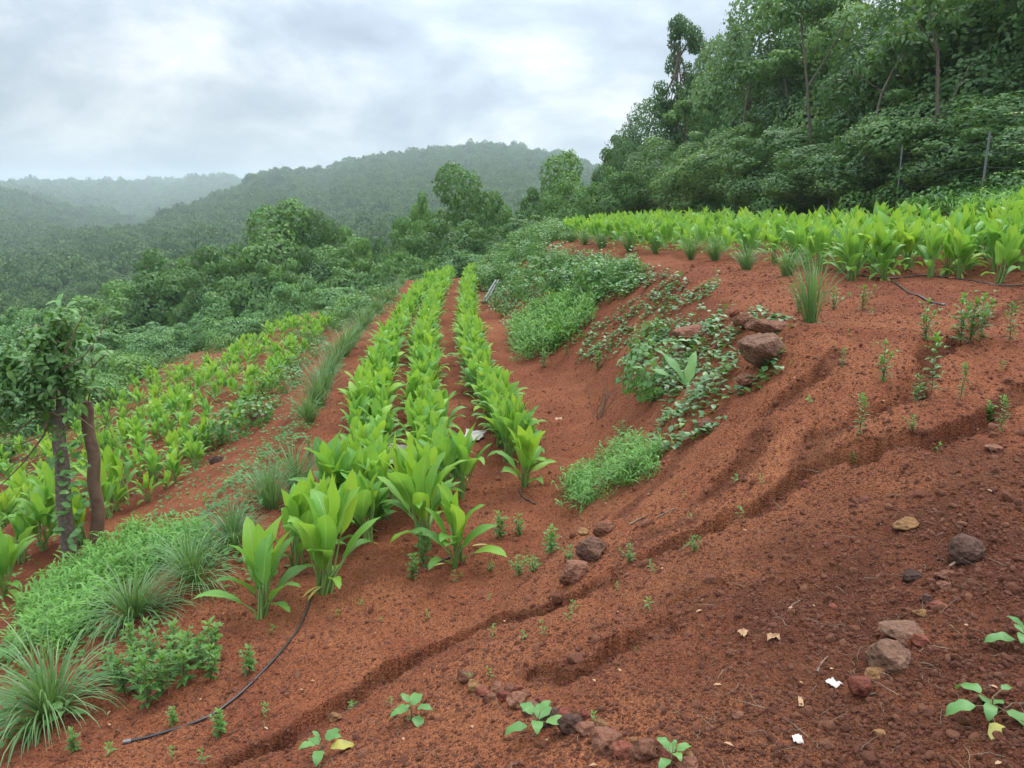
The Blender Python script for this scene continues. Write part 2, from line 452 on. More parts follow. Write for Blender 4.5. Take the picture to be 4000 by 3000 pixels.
def ground_mat():
    m, nt, out = mat('red_laterite_ground'); L = nt.links
    pos = nd(nt, 'ShaderNodeNewGeometry').outputs['Position']
    veg = nd(nt, 'ShaderNodeAttribute', attribute_name='veg').outputs['Fac']
    dark = nd(nt, 'ShaderNodeAttribute', attribute_name='soil_dark').outputs['Fac']
    n1 = noise(nt, .8, 5, .6, pos, .4); n2 = noise(nt, 7, 5, .65, pos); n3 = noise(nt, 60, 4, .7, pos)
    base = ramp(nt, mth(nt, 'ADD', mth(nt, 'MULTIPLY', n1, .7), mth(nt, 'MULTIPLY', noise(nt, .23, 3, .5, pos), .3)), [(.38, SOIL[0]), (.5, SOIL[1]), (.62, SOIL[2])])
    base = mixc(nt, mth(nt, 'MULTIPLY', n2, .45), base, SOIL[3])
    vo = nd(nt, 'ShaderNodeTexVoronoi', feature='F1'); vo.inputs['Scale'].default_value = 75; vo.inputs['Randomness'].default_value = 1; L.new(pos, vo.inputs['Vector'])
    grain = ramp(nt, vo.outputs['Color'], [(.1, (.66, .55, .5)), (.55, (1, 1, 1)), (.93, (1.25, 1.25, 1.2)), (1, (1.7, 1.8, 1.9))])
    base = mixc(nt, 1.0, base, grain, 'MULTIPLY')
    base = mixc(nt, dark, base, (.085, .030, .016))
    base = mixc(nt, veg, base, (.035, .045, .018))
    p = nd(nt, 'ShaderNodeBsdfPrincipled'); L.new(base, p.inputs['Base Color'])
    p.inputs['Roughness'].default_value = .95; p.inputs['Specular IOR Level'].default_value = .12
    v2 = nd(nt, 'ShaderNodeTexVoronoi', feature='F1'); v2.inputs['Scale'].default_value = 72; L.new(pos, v2.inputs['Vector'])
    v3 = nd(nt, 'ShaderNodeTexVoronoi', feature='F1'); v3.inputs['Scale'].default_value = 150; L.new(pos, v3.inputs['Vector'])
    h = mth(nt, 'ADD', mth(nt, 'MULTIPLY', v2.outputs['Distance'], -1.0), mth(nt, 'ADD', mth(nt, 'MULTIPLY', v3.outputs['Distance'], -.55), mth(nt, 'ADD', mth(nt, 'MULTIPLY', noise(nt, 24, 4, .7, pos), 1.0), mth(nt, 'MULTIPLY', noise(nt, 6, 3, .7, pos), 1.6))))
    b = nd(nt, 'ShaderNodeBump'); b.inputs['Strength'].default_value = 1; b.inputs['Distance'].default_value = .020; L.new(h, b.inputs['Height'])
    L.new(b.outputs[0], p.inputs['Normal']); L.new(p.outputs[0], out.inputs[0]); return m

SOIL = [(.36, .136, .060), (.285, .096, .043), (.215, .066, .031), (.16, .050, .026)]
M = {}
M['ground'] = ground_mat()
M['turm'] = leaf_mat('turmeric_leaf', (.085, .25, .042), (.19, .44, .06), (.40, .60, .05), trans=.42, rough=.42, veins=1, spec=.45)
M['turm_stem'] = leaf_mat('turmeric_stalk', (.10, .20, .05), (.20, .32, .08), None, trans=.1, rough=.5)
M['yellow_leaf'] = plain_mat('withered_yellow_leaf', (.40, .33, .05), .55, (.22, .22, .05), 12)
M['lemon'] = leaf_mat('lemongrass_blade', (.07, .16, .055), (.14, .26, .085), (.24, .34, .12), trans=.3, rough=.4)
M['weed'] = leaf_mat('weed_leaf', (.05, .14, .03), (.10, .24, .045), (.18, .34, .05), trans=.35, rough=.5)
M['weedstem'] = plain_mat('reddish_weed_stem', (.13, .13, .05), .6, (.16, .08, .04))
M['creep'] = leaf_mat('creeper_leaf', (.05, .135, .032), (.105, .245, .055), (.27, .42, .06), trans=.3, rough=.42, spec=.5)
M['sapl'] = leaf_mat('sapling_leaf', (.06, .15, .04), (.14, .29, .075), (.28, .44, .10), trans=.35, rough=.4, spec=.5)
M['coverleaf'] = leaf_mat('leafy_grass_blade', (.06, .18, .03), (.125, .29, .045), (.17, .38, .06), trans=.35, rough=.5)
M['vine'] = leaf_mat('vine_leaf', (.045, .12, .026), (.12, .25, .055), (.22, .38, .07), trans=.3, rough=.5, spec=.35, ov=.5)
M['vinelight'] = leaf_mat('light_vine_leaf', (.07, .17, .05), (.15, .31, .085), (.26, .42, .10), trans=.3, rough=.4, spec=.5, ov=.3)
M['tree'] = leaf_mat('broad_tree_leaf', (.05, .12, .036), (.13, .25, .068), (.28, .42, .09), trans=.3, rough=.45, spec=.4, ov=.55)
M['far'] = leaf_mat('distant_tree_leaf', (.04, .085, .034), (.115, .20, .068), (.20, .30, .10), trans=.15, rough=.7, spec=.2, ns=.035, ov=.3)
M['seedling'] = leaf_mat('seedling_leaf', (.06, .16, .035), (.11, .25, .06), (.2, .34, .08), trans=.25, rough=.5, veins=0)
M['bark'] = plain_mat('mottled_bark', (.20, .16, .12), .85, (.055, .040, .030), 26)
M['barkred'] = plain_mat('peeling_brown_bark', (.21, .13, .085), .85, (.11, .065, .04), 10)
M['twig'] = plain_mat('dry_twig', (.24, .17, .11), .8, (.12, .08, .05), 20)
M['hose'] = plain_mat('black_plastic_hose', (.022, .020, .020), .38, (.03, .028, .026), 6, spec=.5)
M['metal'] = plain_mat('weathered_steel', (.20, .21, .21), .5, (.12, .12, .12), 8, metal=.3)
M['white'] = plain_mat('white_scrap', (.60, .58, .55), .6, (.34, .26, .21), 10)
M['card'] = plain_mat('cream_card', (.40, .24, .12), .7, (.30, .17, .08), 10)
M['rock_brown'] = rock_mat('brown_laterite_rock', [(.25, (.08, .032, .020)), (.5, (.19, .078, .044)), (.75, (.29, .135, .08))])
M['rock_grey'] = rock_mat('grey_laterite_rock', [(.25, (.07, .034, .022)), (.5, (.18, .092, .056)), (.78, (.30, .165, .105))])
M['rock_dark'] = rock_mat('dark_porous_rock', [(.25, (.030, .015, .011)), (.5, (.075, .038, .026)), (.8, (.17, .09, .06))], bump=.04)
M['rock_red'] = rock_mat('red_laterite_rock', [(.25, (.10, .027, .018)), (.5, (.20, .058, .034)), (.8, (.30, .11, .06))])
M['rock_ochre'] = rock_mat('ochre_rock', [(.25, (.14, .065, .028)), (.5, (.25, .125, .05)), (.8, (.36, .20, .085))])
M['clod'] = rock_mat('soil_clod', [(.2, (.09, .030, .017)), (.5, (.21, .072, .037)), (.85, (.42, .18, .10))], bump=.006, scale=3)

# ------------------------------------------------------------------ ground sheet
def build_ground():
    rs = [0.9]
    while rs[-1] < 16: rs.append(rs[-1] * 1.0058)
    while rs[-1] < 60: rs.append(rs[-1] * 1.014)
    while rs[-1] < 2900: rs.append(rs[-1] * 1.035)
    rs = np.array(rs)
    a = np.concatenate([np.arange(-44, 44.001, .085), np.arange(48, 312, 6.0)])
    a = np.radians(a); n = len(a); m = len(rs)
    RR, AA = np.meshgrid(rs, a, indexing='ij')
    X = RR * np.sin(AA); Y = RR * np.cos(AA)
    Z = H(X, Y)
    V = np.stack([X, Y, Z], -1).reshape(-1, 3)
    i = np.arange(m - 1)[:, None] * n; j = np.arange(n)[None]; j2 = (j + 1) % n
    Fq = np.stack([i + j, i + n + j, i + n + j2, i + j2], -1).reshape(-1, 4)
    V = np.vstack([V, [[0, 0, float(Hs(np.array([0.]), np.array([0.]))[0])]]])
    ci = len(V) - 1; jj = np.arange(n)
    Ft = np.stack([np.full(n, ci), jj, (jj + 1) % n], -1)
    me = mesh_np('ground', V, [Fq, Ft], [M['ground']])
    x, y = V[:, 0], V[:, 1]; r = np.hypot(x, y)
    veg = np.maximum(sm(44, 60, r) * (1 - .0), 0)
    veg = np.maximum(veg, sm(11.8, 13.5, x) * (y > 3))
    veg = np.maximum(veg, sm(-11.5, -14, x) * .9) if False else np.maximum(veg, 1 - sm(-15, -11.5, x))
    pass
    # darker soil colour over the lower right of the slope
    soil_dk = sm(.1, 1.5, x + .25 * fbm(x * .8, y * .8, 3)) * (1 - sm(3.6, 5.2, y + .5 * fbm(x * .8 + 9, y * .8, 3))) * (y > .2)
    soil_dk = np.clip(soil_dk * (.75 + .5 * fbm(x * 3, y * 3, 3)), 0, .85)
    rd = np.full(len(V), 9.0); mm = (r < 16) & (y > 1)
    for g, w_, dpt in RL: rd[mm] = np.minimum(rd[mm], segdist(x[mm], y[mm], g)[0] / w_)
    soil_dk = np.maximum(soil_dk, .55 * (1 - sm(.5, 1.3, rd)))  # crevice shade of the rills painted into the soil colour
    for nm, arr in (('veg', veg), ('soil_dark', soil_dk)):
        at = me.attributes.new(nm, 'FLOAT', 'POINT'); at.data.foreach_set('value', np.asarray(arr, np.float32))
    o = link('ground', me); tag(o, 'terraced red laterite slope running down to the wooded valley', 'ground', kind='structure')
    return o

# ------------------------------------------------------------------ world, sun, haze
def build_world():
    w = bpy.data.worlds.new('World'); sc.world = w; w.use_nodes = True
    nt = w.node_tree; nt.nodes.clear(); L = nt.links
    out = nt.nodes.new('ShaderNodeOutputWorld'); bg = nt.nodes.new('ShaderNodeBackground')
    sky = nt.nodes.new('ShaderNodeTexSky'); sky.sky_type = 'NISHITA'; sky.sun_disc = False
    sky.sun_elevation = R(54); sky.sun_rotation = R(28); sky.dust_density = 3
    tc = nt.nodes.new('ShaderNodeTexCoord').outputs['Generated']
    sx = nt.nodes.new('ShaderNodeSeparateXYZ'); L.new(tc, sx.inputs[0])
    z = mth(nt, 'ADD', mth(nt, 'MAXIMUM', sx.outputs[2], 0), .42)
    cb = nt.nodes.new('ShaderNodeCombineXYZ')
    L.new(mth(nt, 'DIVIDE', sx.outputs[0], z), cb.inputs[0]); L.new(mth(nt, 'DIVIDE', sx.outputs[1], z), cb.inputs[1])
    n1 = noise(nt, 1.5, 8, .55, cb.outputs[0], .35)
    n2 = noise(nt, 4.6, 6, .55, cb.outputs[0], .2)
    f = mth(nt, 'ADD', mth(nt, 'MULTIPLY', n1, .74), mth(nt, 'MULTIPLY', n2, .26))
    col = ramp(nt, f, SKYR)
    # the cloud sheet thins and brightens upwards (and to the right, where the sun stands behind it)
    up = mth(nt, 'MULTIPLY', mth(nt, 'MAXIMUM', sx.outputs[2], 0), 1.0)
    gain = mth(nt, 'ADD', SKYB[0], mth(nt, 'ADD', mth(nt, 'MULTIPLY', mth(nt, 'POWER', up, 1.3), SKYB[1]), mth(nt, 'MULTIPLY', sx.outputs[0], .10)))
    dt = nt.nodes.new('ShaderNodeVectorMath'); dt.operation = 'DOT_PRODUCT'; L.new(tc, dt.inputs[0]); dt.inputs[1].default_value = (-.03, .98, .19)
    gain = mth(nt, 'ADD', gain, mth(nt, 'MULTIPLY', mth(nt, 'POWER', mth(nt, 'MAXIMUM', dt.outputs['Value'], 0), 38), .22))
    hs = nt.nodes.new('ShaderNodeVectorMath'); hs.operation = 'SCALE'; L.new(col, hs.inputs[0]); L.new(gain, hs.inputs['Scale'])
    sk = nt.nodes.new('ShaderNodeVectorMath'); sk.operation = 'SCALE'; L.new(sky.outputs[0], sk.inputs[0]); sk.inputs['Scale'].default_value = .06
    c = mixc(nt, .88, sk.outputs[0], hs.outputs[0])
    L.new(c, bg.inputs[0]); bg.inputs[1].default_value = 1.0
    L.new(bg.outputs[0], out.inputs[0])
    s = bpy.data.lights.new('sun', 'SUN'); s.energy = 1.5; s.angle = R(16); s.color = (1, .97, .92)
    so = bpy.data.objects.new('sun', s); C.objects.link(so)
    so.rotation_euler = (R(28), 0, R(-20 + 180)); so.rotation_euler = (R(-36), 0, R(-28))
SKYR = [(.38, (.33, .40, .50)), (.45, (.43, .51, .61)), (.505, (.56, .63, .71)), (.56, (.74, .79, .85)), (.63, (1.0, 1.02, 1.04))]
SKYB = (.54, 3.4)

def build_haze(dens):
    m, nt, out = mat('valley_haze')
    v = nd(nt, 'ShaderNodeVolumePrincipled'); v.inputs['Color'].default_value = (.84, .95, 1.0, 1)
    v.inputs['Density'].default_value = dens; v.inputs['Anisotropy'].default_value = 0.0
    nt.links.new(v.outputs[0], out.inputs['Volume'])
    x0, x1, y0, y1, z0, z1 = -3100, 3100, -3100, 3100, -140, 110
    V = [(x, y, z) for z in (z0, z1) for y in (y0, y1) for x in (x0, x1)]
    Fq = [[0, 2, 3, 1], [4, 5, 7, 6], [0, 1, 5, 4], [2, 6, 7, 3], [0, 4, 6, 2], [1, 3, 7, 5]]
    me = mesh_np('haze', np.array(V, float), [np.array(Fq)], [m], smooth=False)
    o = link('haze', me); tag(o, 'pale damp haze filling the valley air', 'haze', kind='stuff')
    o.visible_shadow = True
# ------------------------------------------------------------------ plant generators
def nrm(a): return a / np.maximum(np.linalg.norm(a, axis=-1, keepdims=True), 1e-9)

PROF = {
 'lance': lambda t: np.sin(np.pi * np.clip(t, 0, 1) ** .85) ** .8 * (1 - .25 * t),
 'ovate': lambda t: np.sin(np.pi * np.clip(t, 0, 1) ** .72) ** .75,
 'grass': lambda t: np.clip(1 - t ** 2.2, 0, 1) * (.55 + .45 * np.minimum(1, t * 3)),
 'banana': lambda t: np.clip(np.sin(np.pi * np.clip(t, 0.0, 1) ** .88), 0, 1) ** .72,
}

def blades(mb, P, D, L, Wd, arch, fold=.3, prof='lance', nt=5, tint=.5, wave=0, upn=None, r=rng, foldtip=None):
    P = np.atleast_2d(P); n = len(P)
    D = nrm(np.broadcast_to(D, (n, 3)).astype(float))
    b = lambda a: np.broadcast_to(np.asarray(a, float), (n,))
    L, Wd, arch, fold, tint = b(L), b(Wd), b(arch), b(fold), b(tint)
    up = np.array([0, 0, 1.0]) if upn is None else upn
    side = np.cross(D, up); bad = np.linalg.norm(side, axis=1) < .15
    if bad.any(): side[bad] = np.cross(D[bad], nrm(r.normal(size=(bad.sum(), 3))))
    side = nrm(side); N = nrm(np.cross(side, D))
    ts = np.linspace(0, 1, nt) if prof != 'ovate' or nt > 4 else np.array([0, .35, .7, 1.0])[:nt]
    pos = P.copy(); allv = []; prev = 0
    ft = fold * .4 if foldtip is None else b(foldtip)
    w = PROF[prof](ts); w[-1] = 0.0
    if prof not in ('grass',): w[0] = max(w[0], .06)
    for k, t in enumerate(ts):
        if k:
            am = arch * (t + prev) / 2 * (t + prev) / 2 * 1.2
            dl = D * np.cos(am)[:, None] - N * np.sin(am)[:, None]
            pos = pos + dl * (L * (t - prev))[:, None]
        a = arch * t * t * 1.2
        nn = N * np.cos(a)[:, None] + D * np.sin(a)[:, None]
        f = fold * (1 - t) + ft * t
        wl = Wd * w[k]; wr = wl.copy()
        dz = 0
        if wave:
            ph = np.pi * 2 * (t * 2.2) + tint * 40
            dz = wave * Wd * np.sin(ph) * (0 < t < 1)
            wl = wl * (1 + wave * .5 * np.sin(ph * 1.7)); wr = wr * (1 + wave * .5 * np.cos(ph * 1.3 + 1))
        l = pos + side * (wl * np.cos(f))[:, None] + nn * (wl * np.sin(f) + dz)[:, None]
        q = pos - side * (wr * np.cos(f))[:, None] + nn * (wr * np.sin(f) - dz)[:, None]
        allv += [l, pos, q]; prev = t
    V = np.stack(allv, 1).reshape(-1, 3); m = 3 * nt
    base = (np.arange(n) * m)[:, None]
    F = []
    for k in range(nt - 1):
        a = 3 * k
        F.append(np.concatenate([base + a, base + a + 1, base + a + 4, base + a + 3], 1))
        F.append(np.concatenate([base + a + 1, base + a + 2, base + a + 5, base + a + 4], 1))
    uv = np.tile(np.stack([np.repeat(ts, 3), np.tile([0, .5, 1.0], nt)], -1), (n, 1))
    mb.add(V, np.concatenate(F), np.repeat(tint, m), uv)

def dirs(az, el):
    az = np.asarray(az, float); el = np.asarray(el, float)
    return np.stack([np.sin(az) * np.cos(el), np.cos(az) * np.cos(el), np.sin(el) + 0 * az], -1)

# --- simple leaves (two triangles each) for crowns
def leaf_cards(mb, P, N, L, Wd, down=.5, out=.25, tint=.5, r=rng, fold=.25):
    n = len(P); T = nrm(np.cross(N, r.normal(size=(n, 3))))
    L = np.broadcast_to(L, (n,)) * r.uniform(.7, 1.25, n); Wd = Wd * L
    D = nrm(T + np.array([0, 0, -1.0]) * down + N * out * .4)
    NN = nrm(N + r.normal(size=(n, 3)) * .28 + np.array([0, 0, .22]))
    sd = nrm(np.cross(D, NN)); nn = np.cross(sd, D)
    V = np.stack([P, P + D * (.42 * L)[:, None] + sd * Wd[:, None] + nn * (Wd * fold)[:, None],
                  P + D * L[:, None] - np.array([0, 0, 1.]) * (L * .15)[:, None],
                  P + D * (.42 * L)[:, None] - sd * Wd[:, None] + nn * (Wd * fold)[:, None]], 1).reshape(-1, 3)
    b = (np.arange(n) * 4)[:, None]
    F = np.concatenate([b + [[0, 1, 2]], b + [[0, 2, 3]]])
    mb.add(V, F, np.repeat(np.broadcast_to(tint, (n,)), 4))

def lobe_cloud(lobes, n, r, rough=.12, inner=.12, keep=.86):
    """points and normals on the outside of a union of ellipsoids"""
    c = np.array([l[0] for l in lobes]); s = np.array([l[1] for l in lobes])
    ar = (s[:, 0] * s[:, 2] + s[:, 0] * s[:, 1] + s[:, 1] * s[:, 2]) ** 1.0
    k = r.choice(len(lobes), int(n * 2.2), p=ar / ar.sum())
    d = nrm(r.normal(size=(len(k), 3)))
    lump = 1 + rough * fbm(d[:, 0] * 2.6 + k * 3.7, d[:, 1] * 2.6 + d[:, 2] * 2.6, 3) * 1.8
    rad = lump * r.uniform(.93, 1.04, len(k))
    ins = r.random(len(k)) < inner
    rad = np.where(ins, rad * r.uniform(.55, .95, len(k)), rad)
    P = c[k] + d * s[k] * rad[:, None]; N = nrm(d / s[k])
    ok = np.ones(len(k), bool)
    for j in range(len(lobes)):
        q = (((P - c[j]) / s[j]) ** 2).sum(1)
        ok &= (q > keep ** 2) | (k == j)
    P, N, k = P[ok][:n], N[ok][:n], k[ok][:n]
    return P, N, k

def make_crown(seed, w, h, z0, kind='dome', leaf=.17, n=9000, mt=None, shape='', limbs=True, rough=.14, wl=.34, nlobes=None):
    """returns (crown mesh, wood mesh); base at z=0, crown spans z0..h"""
    r = np.random.default_rng(seed)
    lobes = []; H_ = h - z0
    if kind == 'dome':
        lobes.append(((0, 0, z0 + H_ * .42), (w * .30, w * .30, H_ * .42)))
        for i in range(nlobes or 9):
            a = i * 2.4 + r.uniform(-.4, .4); t = r.uniform(.1, .85); rr = w * (.30 if t < .6 else .2) * r.uniform(.7, 1.1)
            q = w * r.uniform(.17, .27)
            lobes.append(((math.cos(a) * rr, math.sin(a) * rr, z0 + q * .7 + (H_ - q * 1.7) * t), (q, q, q * r.uniform(.6, .95))))
        for i in range(14):
            d = nrm(r.normal(size=3) * [1, 1, .8] + [0, 0, .25]); q = w * r.uniform(.05, .10)
            lobes.append((tuple(d * [w * .42, w * .42, H_ * .46] + [0, 0, z0 + H_ * .48]), (q, q, q * .8)))
    elif kind == 'column':
        for i in range(nlobes or 9):
            t = (i + .5) / (nlobes or 9); q = w * (.36 if t < .55 else .3) * r.uniform(.75, 1.1) * (1 - .35 * t ** 3)
            a = r.uniform(0, 6.28); rr = w * .2 * r.uniform(.2, 1.1)
            lobes.append(((math.cos(a) * rr, math.sin(a) * rr, z0 + q * .5 + (H_ - q * 1.3) * t), (q, q, q * r.uniform(.9, 1.5))))
        for i in range(6):
            a = r.uniform(0, 6.28); t = r.uniform(.2, 1); q = w * .17
            lobes.append(((math.cos(a) * w * .34, math.sin(a) * w * .34, z0 + (H_ - q) * t), (q, q, q * .9)))
    elif kind == 'cone':
        for i in range(8):
            t = i / 8; q = w * .46 * (1 - t * .78)
            lobes.append(((r.uniform(-.1, .1) * w, r.uniform(-.1, .1) * w, z0 + q * .3 + (H_ - q * .6) * t), (q, q, max(q * .8, H_ * .13))))
    elif kind == 'open':
        m = nlobes or 26
        for i in range(m):
            a = r.uniform(0, 6.28); t = r.uniform(.0, 1) ** .8; prof_ = math.sin(math.pi * (.12 + .8 * t)) ** .7
            rr = w * .42 * prof_ * math.sqrt(r.uniform(.05, 1)); q = w * r.uniform(.08, .15)
            lobes.append(((math.cos(a) * rr, math.sin(a) * rr, z0 + q + (H_ - 2 * q) * t), (q, q, q * r.uniform(.55, .8))))
    mb = MB()
    P, N, k = lobe_cloud(lobes, n, r, rough, inner=.18 if kind != 'open' else .45, keep=.86 if kind != 'open' else .3)
    lt = r.uniform(.25, .7, len(lobes))
    tint = np.clip(lt[k] * .6 + r.normal(.18, .17, len(P)), .02, 1)
    leaf_cards(mb, P, N, leaf, wl, down=.75 if kind != 'open' else .5, tint=tint, r=r)
    crown = mb.mesh('crown', [mt or M['vine']])
    wb = MB(); top = z0 + H_ * (.5 if kind != 'open' else .75)
    bend = r.normal(0, .04 * h, (5, 3)); bend[0] = 0; bend[:, 2] = 0
    tr = np.stack([np.zeros(5), np.zeros(5), np.linspace(-.3, top, 5)], 1) + np.cumsum(bend, 0) * .5
    tube(wb, tr, np.linspace(h * .018, h * .006, 5), 7)
    if limbs:
        for c, s in lobes[:18]:
            t = r.uniform(.35, .9) if kind != 'open' else r.uniform(.7, .98); b0 = tr[0] + (tr[-1] - tr[0]) * t; e = np.array(c)
            mid = (b0 + e) / 2 + r.normal(0, .05 * h, 3) * [1, 1, .4]
            tube(wb, [b0, mid, e], [h * .007, h * .005, h * .002], 5)
    return crown, wb.mesh('trunk', [M['bark']])

def tree_tool(variants):
    """place a tree as a thing with trunk and crown; variants: list of (crown, wood, w, h)"""
    def put(name, i, x, y, w, h, rz, label, group=None, cat='tree', sink=.1):
        cr, wd, w0, h0 = variants[i % len(variants)]
        e = empty(name, (x, y, Hp(x, y) - sink), rz); e.scale = (w / w0, w / w0, h / h0)
        tag(e, label, cat, group)
        link('trunk', wd, e); link('crown', cr, e)
        return e
    return put

# --- turmeric
def make_turmeric(seed, n_leaf=13, hgt=1.0, nt=9):
    r = np.random.default_rng(seed); lf = MB(); st = MB()
    shoots = r.integers(2, 4); base_az = r.uniform(0, 6.28)
    for i in range(n_leaf):
        s = i % shoots; t = (i / n_leaf)              # t small: inner young leaf
        az = base_az + i * 3.14 * (.86 + .05 * s) + r.normal(0, .5)
        bx = np.array([math.cos(s * 2.3 + base_az), math.sin(s * 2.3 + base_az), 0]) * .045 * (s > 0) + r.normal(0, .01, 3) * [1, 1, 0]
        el = R(88 - 50 * t ** 1.35 + r.normal(0, 8))
        hp = (.40 - .26 * t + r.normal(0, .02)) * hgt
        out = dirs(az, 0.0)
        tip = bx + np.array([0, 0, hp]) + out * (.02 + .10 * t)
        d = dirs(az, el)
        p1 = bx + np.array([0, 0, hp * .6]) + out * (.008 + .03 * t)
        tube(st, [bx - [0, 0, .03], p1, tip, tip + d * .05], [.011, .008, .005, .003], 5, tint=r.uniform(.2, .8), cap=False)
        L = (.44 - .10 * abs(t - .3) - .12 * max(0, t - .6)) * hgt * r.uniform(.9, 1.12)
        Wd = L * r.uniform(.14, .19)
        tint = np.clip(.95 - .8 * t + r.normal(0, .2), .03, 1) if r.random() > .15 else r.uniform(.6, 1.05)
        blades(lf, tip, d, L, Wd, R(8 + 45 * t + r.uniform(-10, 30) + (45 if r.random() < .12 else 0)), fold=R(r.uniform(22, 48)) * (1 - .35 * t), foldtip=R(r.uniform(0, 18)), prof='banana', nt=nt, tint=tint, wave=r.uniform(.05, .16), r=r)
    for _ in range(r.integers(1, 3)):      # drooping low leaves
        az = r.uniform(0, 6.28); d = dirs(az, R(r.uniform(0, 25)))
        p = np.array([0, 0, .10 * hgt]) + d * .03
        tube(st, [[0, 0, 0], p * .7 + [0, 0, .03], p + d * .05], [.007, .005, .003], 4, cap=False)
        blades(lf, p + d * .05, d, .24 * hgt, .04, R(55), fold=R(25), prof='banana', nt=nt, tint=.75, wave=.12, r=r)
    wm = None
    if seed % 2:
        wt = MB()
        for _ in range(2):
            az = r.uniform(0, 6.28); d = dirs(az, R(-12)); blades(wt, np.array([0, 0, .07]) + d * .02, d, .16 * hgt, .016, R(30), fold=R(60), prof='banana', nt=6, tint=.5, r=r)
        wm = wt.mesh('withered_leaves', [M['yellow_leaf']])
    return lf.mesh('leaves', [M['turm']]), st.mesh('stalks', [M['turm_stem']]), wm

# --- lemongrass
def make_lemongrass(seed, n=150, L=.75, spread=1.0, up=1.0, wind=.25):
    r = np.random.default_rng(seed); mb = MB()
    az = r.uniform(0, 6.28, n); q = r.random(n) ** .8
    el = R(88) - q * R(48) * spread
    rad = r.uniform(0, .07, n)[:, None]
    P = np.concatenate([np.cos(az)[:, None] * rad, np.sin(az)[:, None] * rad, np.zeros((n, 1))], 1)
    P[:, :2] = P[:, :2] * .6 + dirs(az, 0)[:, :2] * (q * .05)[:, None]
    LL = L * r.uniform(.55, 1.12, n)
    dd = nrm(dirs(az, el) + np.array([1, .2, 0]) * wind * r.uniform(0, 1, n)[:, None] + r.normal(0, .07, (n, 3)))
    blades(mb, P, dd, LL, r.uniform(.0045, .0085, n) * (L / .75) ** .5, R(30) + q * R(75) * up + r.normal(0, .15, n), fold=.35, prof='grass', nt=7, tint=np.clip(r.normal(.45, .2, n), 0, 1), r=r)
    m2 = 10
    az = r.uniform(0, 6.28, m2)
    blades(mb, np.zeros((m2, 3)) + dirs(az, 0) * .05, dirs(az, R(12)), .25 * r.uniform(.7, 1.3, m2), .006, R(30), prof='grass', nt=4, tint=1, r=r)
    return mb.mesh('blades', [M['lemon']])

# --- upright weed with whorls of narrow leaves on a few stems
def make_weed(seed, h=.35, stems=3, leafL=.075, spread=.5, wr=.2, mt='weed', kink=.15):
    r = np.random.default_rng(seed); lf = MB(); st = MB()
    for s in range(stems):
        az = r.uniform(0, 6.28); lean = r.uniform(.05, spread) if s else .05; hh = h * r.uniform(.55, 1.05) if s else h
        ts = np.linspace(0, 1, 5)
        pts = np.stack([np.sin(az) * lean * hh * ts ** 1.3, np.cos(az) * lean * hh * ts ** 1.3, hh * ts], 1) + r.normal(0, .008, (5, 3)) * ts[:, None]
        tube(st, pts, np.linspace(.0035, .0015, 5), 4)
        k = int(7 * hh / .35) + 3
        for j in range(k):
            t = .12 + .88 * j / (k - 1); p = np.array([np.interp(t, ts, pts[:, i]) for i in range(3)])
            m = 2 if t < .9 else 4
            a2 = j * 1.57 + np.arange(m) * (6.28 / m) + r.normal(0, .25, m)
            el = R(15 + 45 * t ** 3) + r.normal(0, .15, m)
            l = leafL * (1.15 - .5 * abs(t - .45)) * r.uniform(.8, 1.2, m)
            blades(lf, np.tile(p, (m, 1)), dirs(a2, el), l, l * wr, R(35), fold=.35, prof='lance', nt=4, tint=np.clip(.35 + .5 * t ** 2 + r.normal(0, .12, m), 0, 1), r=r)
            if t > .25 and r.random() < .5:
                a3 = r.uniform(0, 6.28); d = dirs(a3, R(40)); e = p + d * leafL * .9
                tube(st, [p, e], .0015, 3, cap=False); a4 = a3 + np.array([-1, 0, 1, 3.1])
                l4 = leafL * .6
                blades(lf, np.tile(e, (4, 1)), dirs(a4, R(30)), l4, l4 * wr, R(30), fold=.35, prof='lance', nt=3, tint=.6, r=r)
    return lf.mesh('leaves', [M[mt]]), st.mesh('stem', [M['weedstem']])

# --- leafy grass tuft (short shoots with arching pointed leaves)
def make_tuft(seed, h=.22, shoots=7, L=.10, mt='coverleaf', rad=.12, wr=.09):
    r = np.random.default_rng(seed); lf = MB()
    for s in range(shoots):
        a = r.uniform(0, 6.28); rr = rad * math.sqrt(r.random()); hh = h * r.uniform(.5, 1.1)
        b = np.array([math.cos(a) * rr, math.sin(a) * rr, 0]); lean = r.normal(0, .25, 2)
        k = 6
        for j in range(k):
            t = (j + .6) / k; p = b + np.array([lean[0] * hh * t, lean[1] * hh * t, hh * t])
            az = r.uniform(0, 6.28)
            blades(lf, p, dirs(az, R(r.uniform(20, 65))), L * r.uniform(.7, 1.25), L * wr, R(r.uniform(50, 100)), fold=.3, prof='lance', nt=4, tint=float(np.clip(.25 + .5 * t + r.normal(0, .15), 0, 1)), r=r)
    return lf.mesh('tuft', [M[mt]])

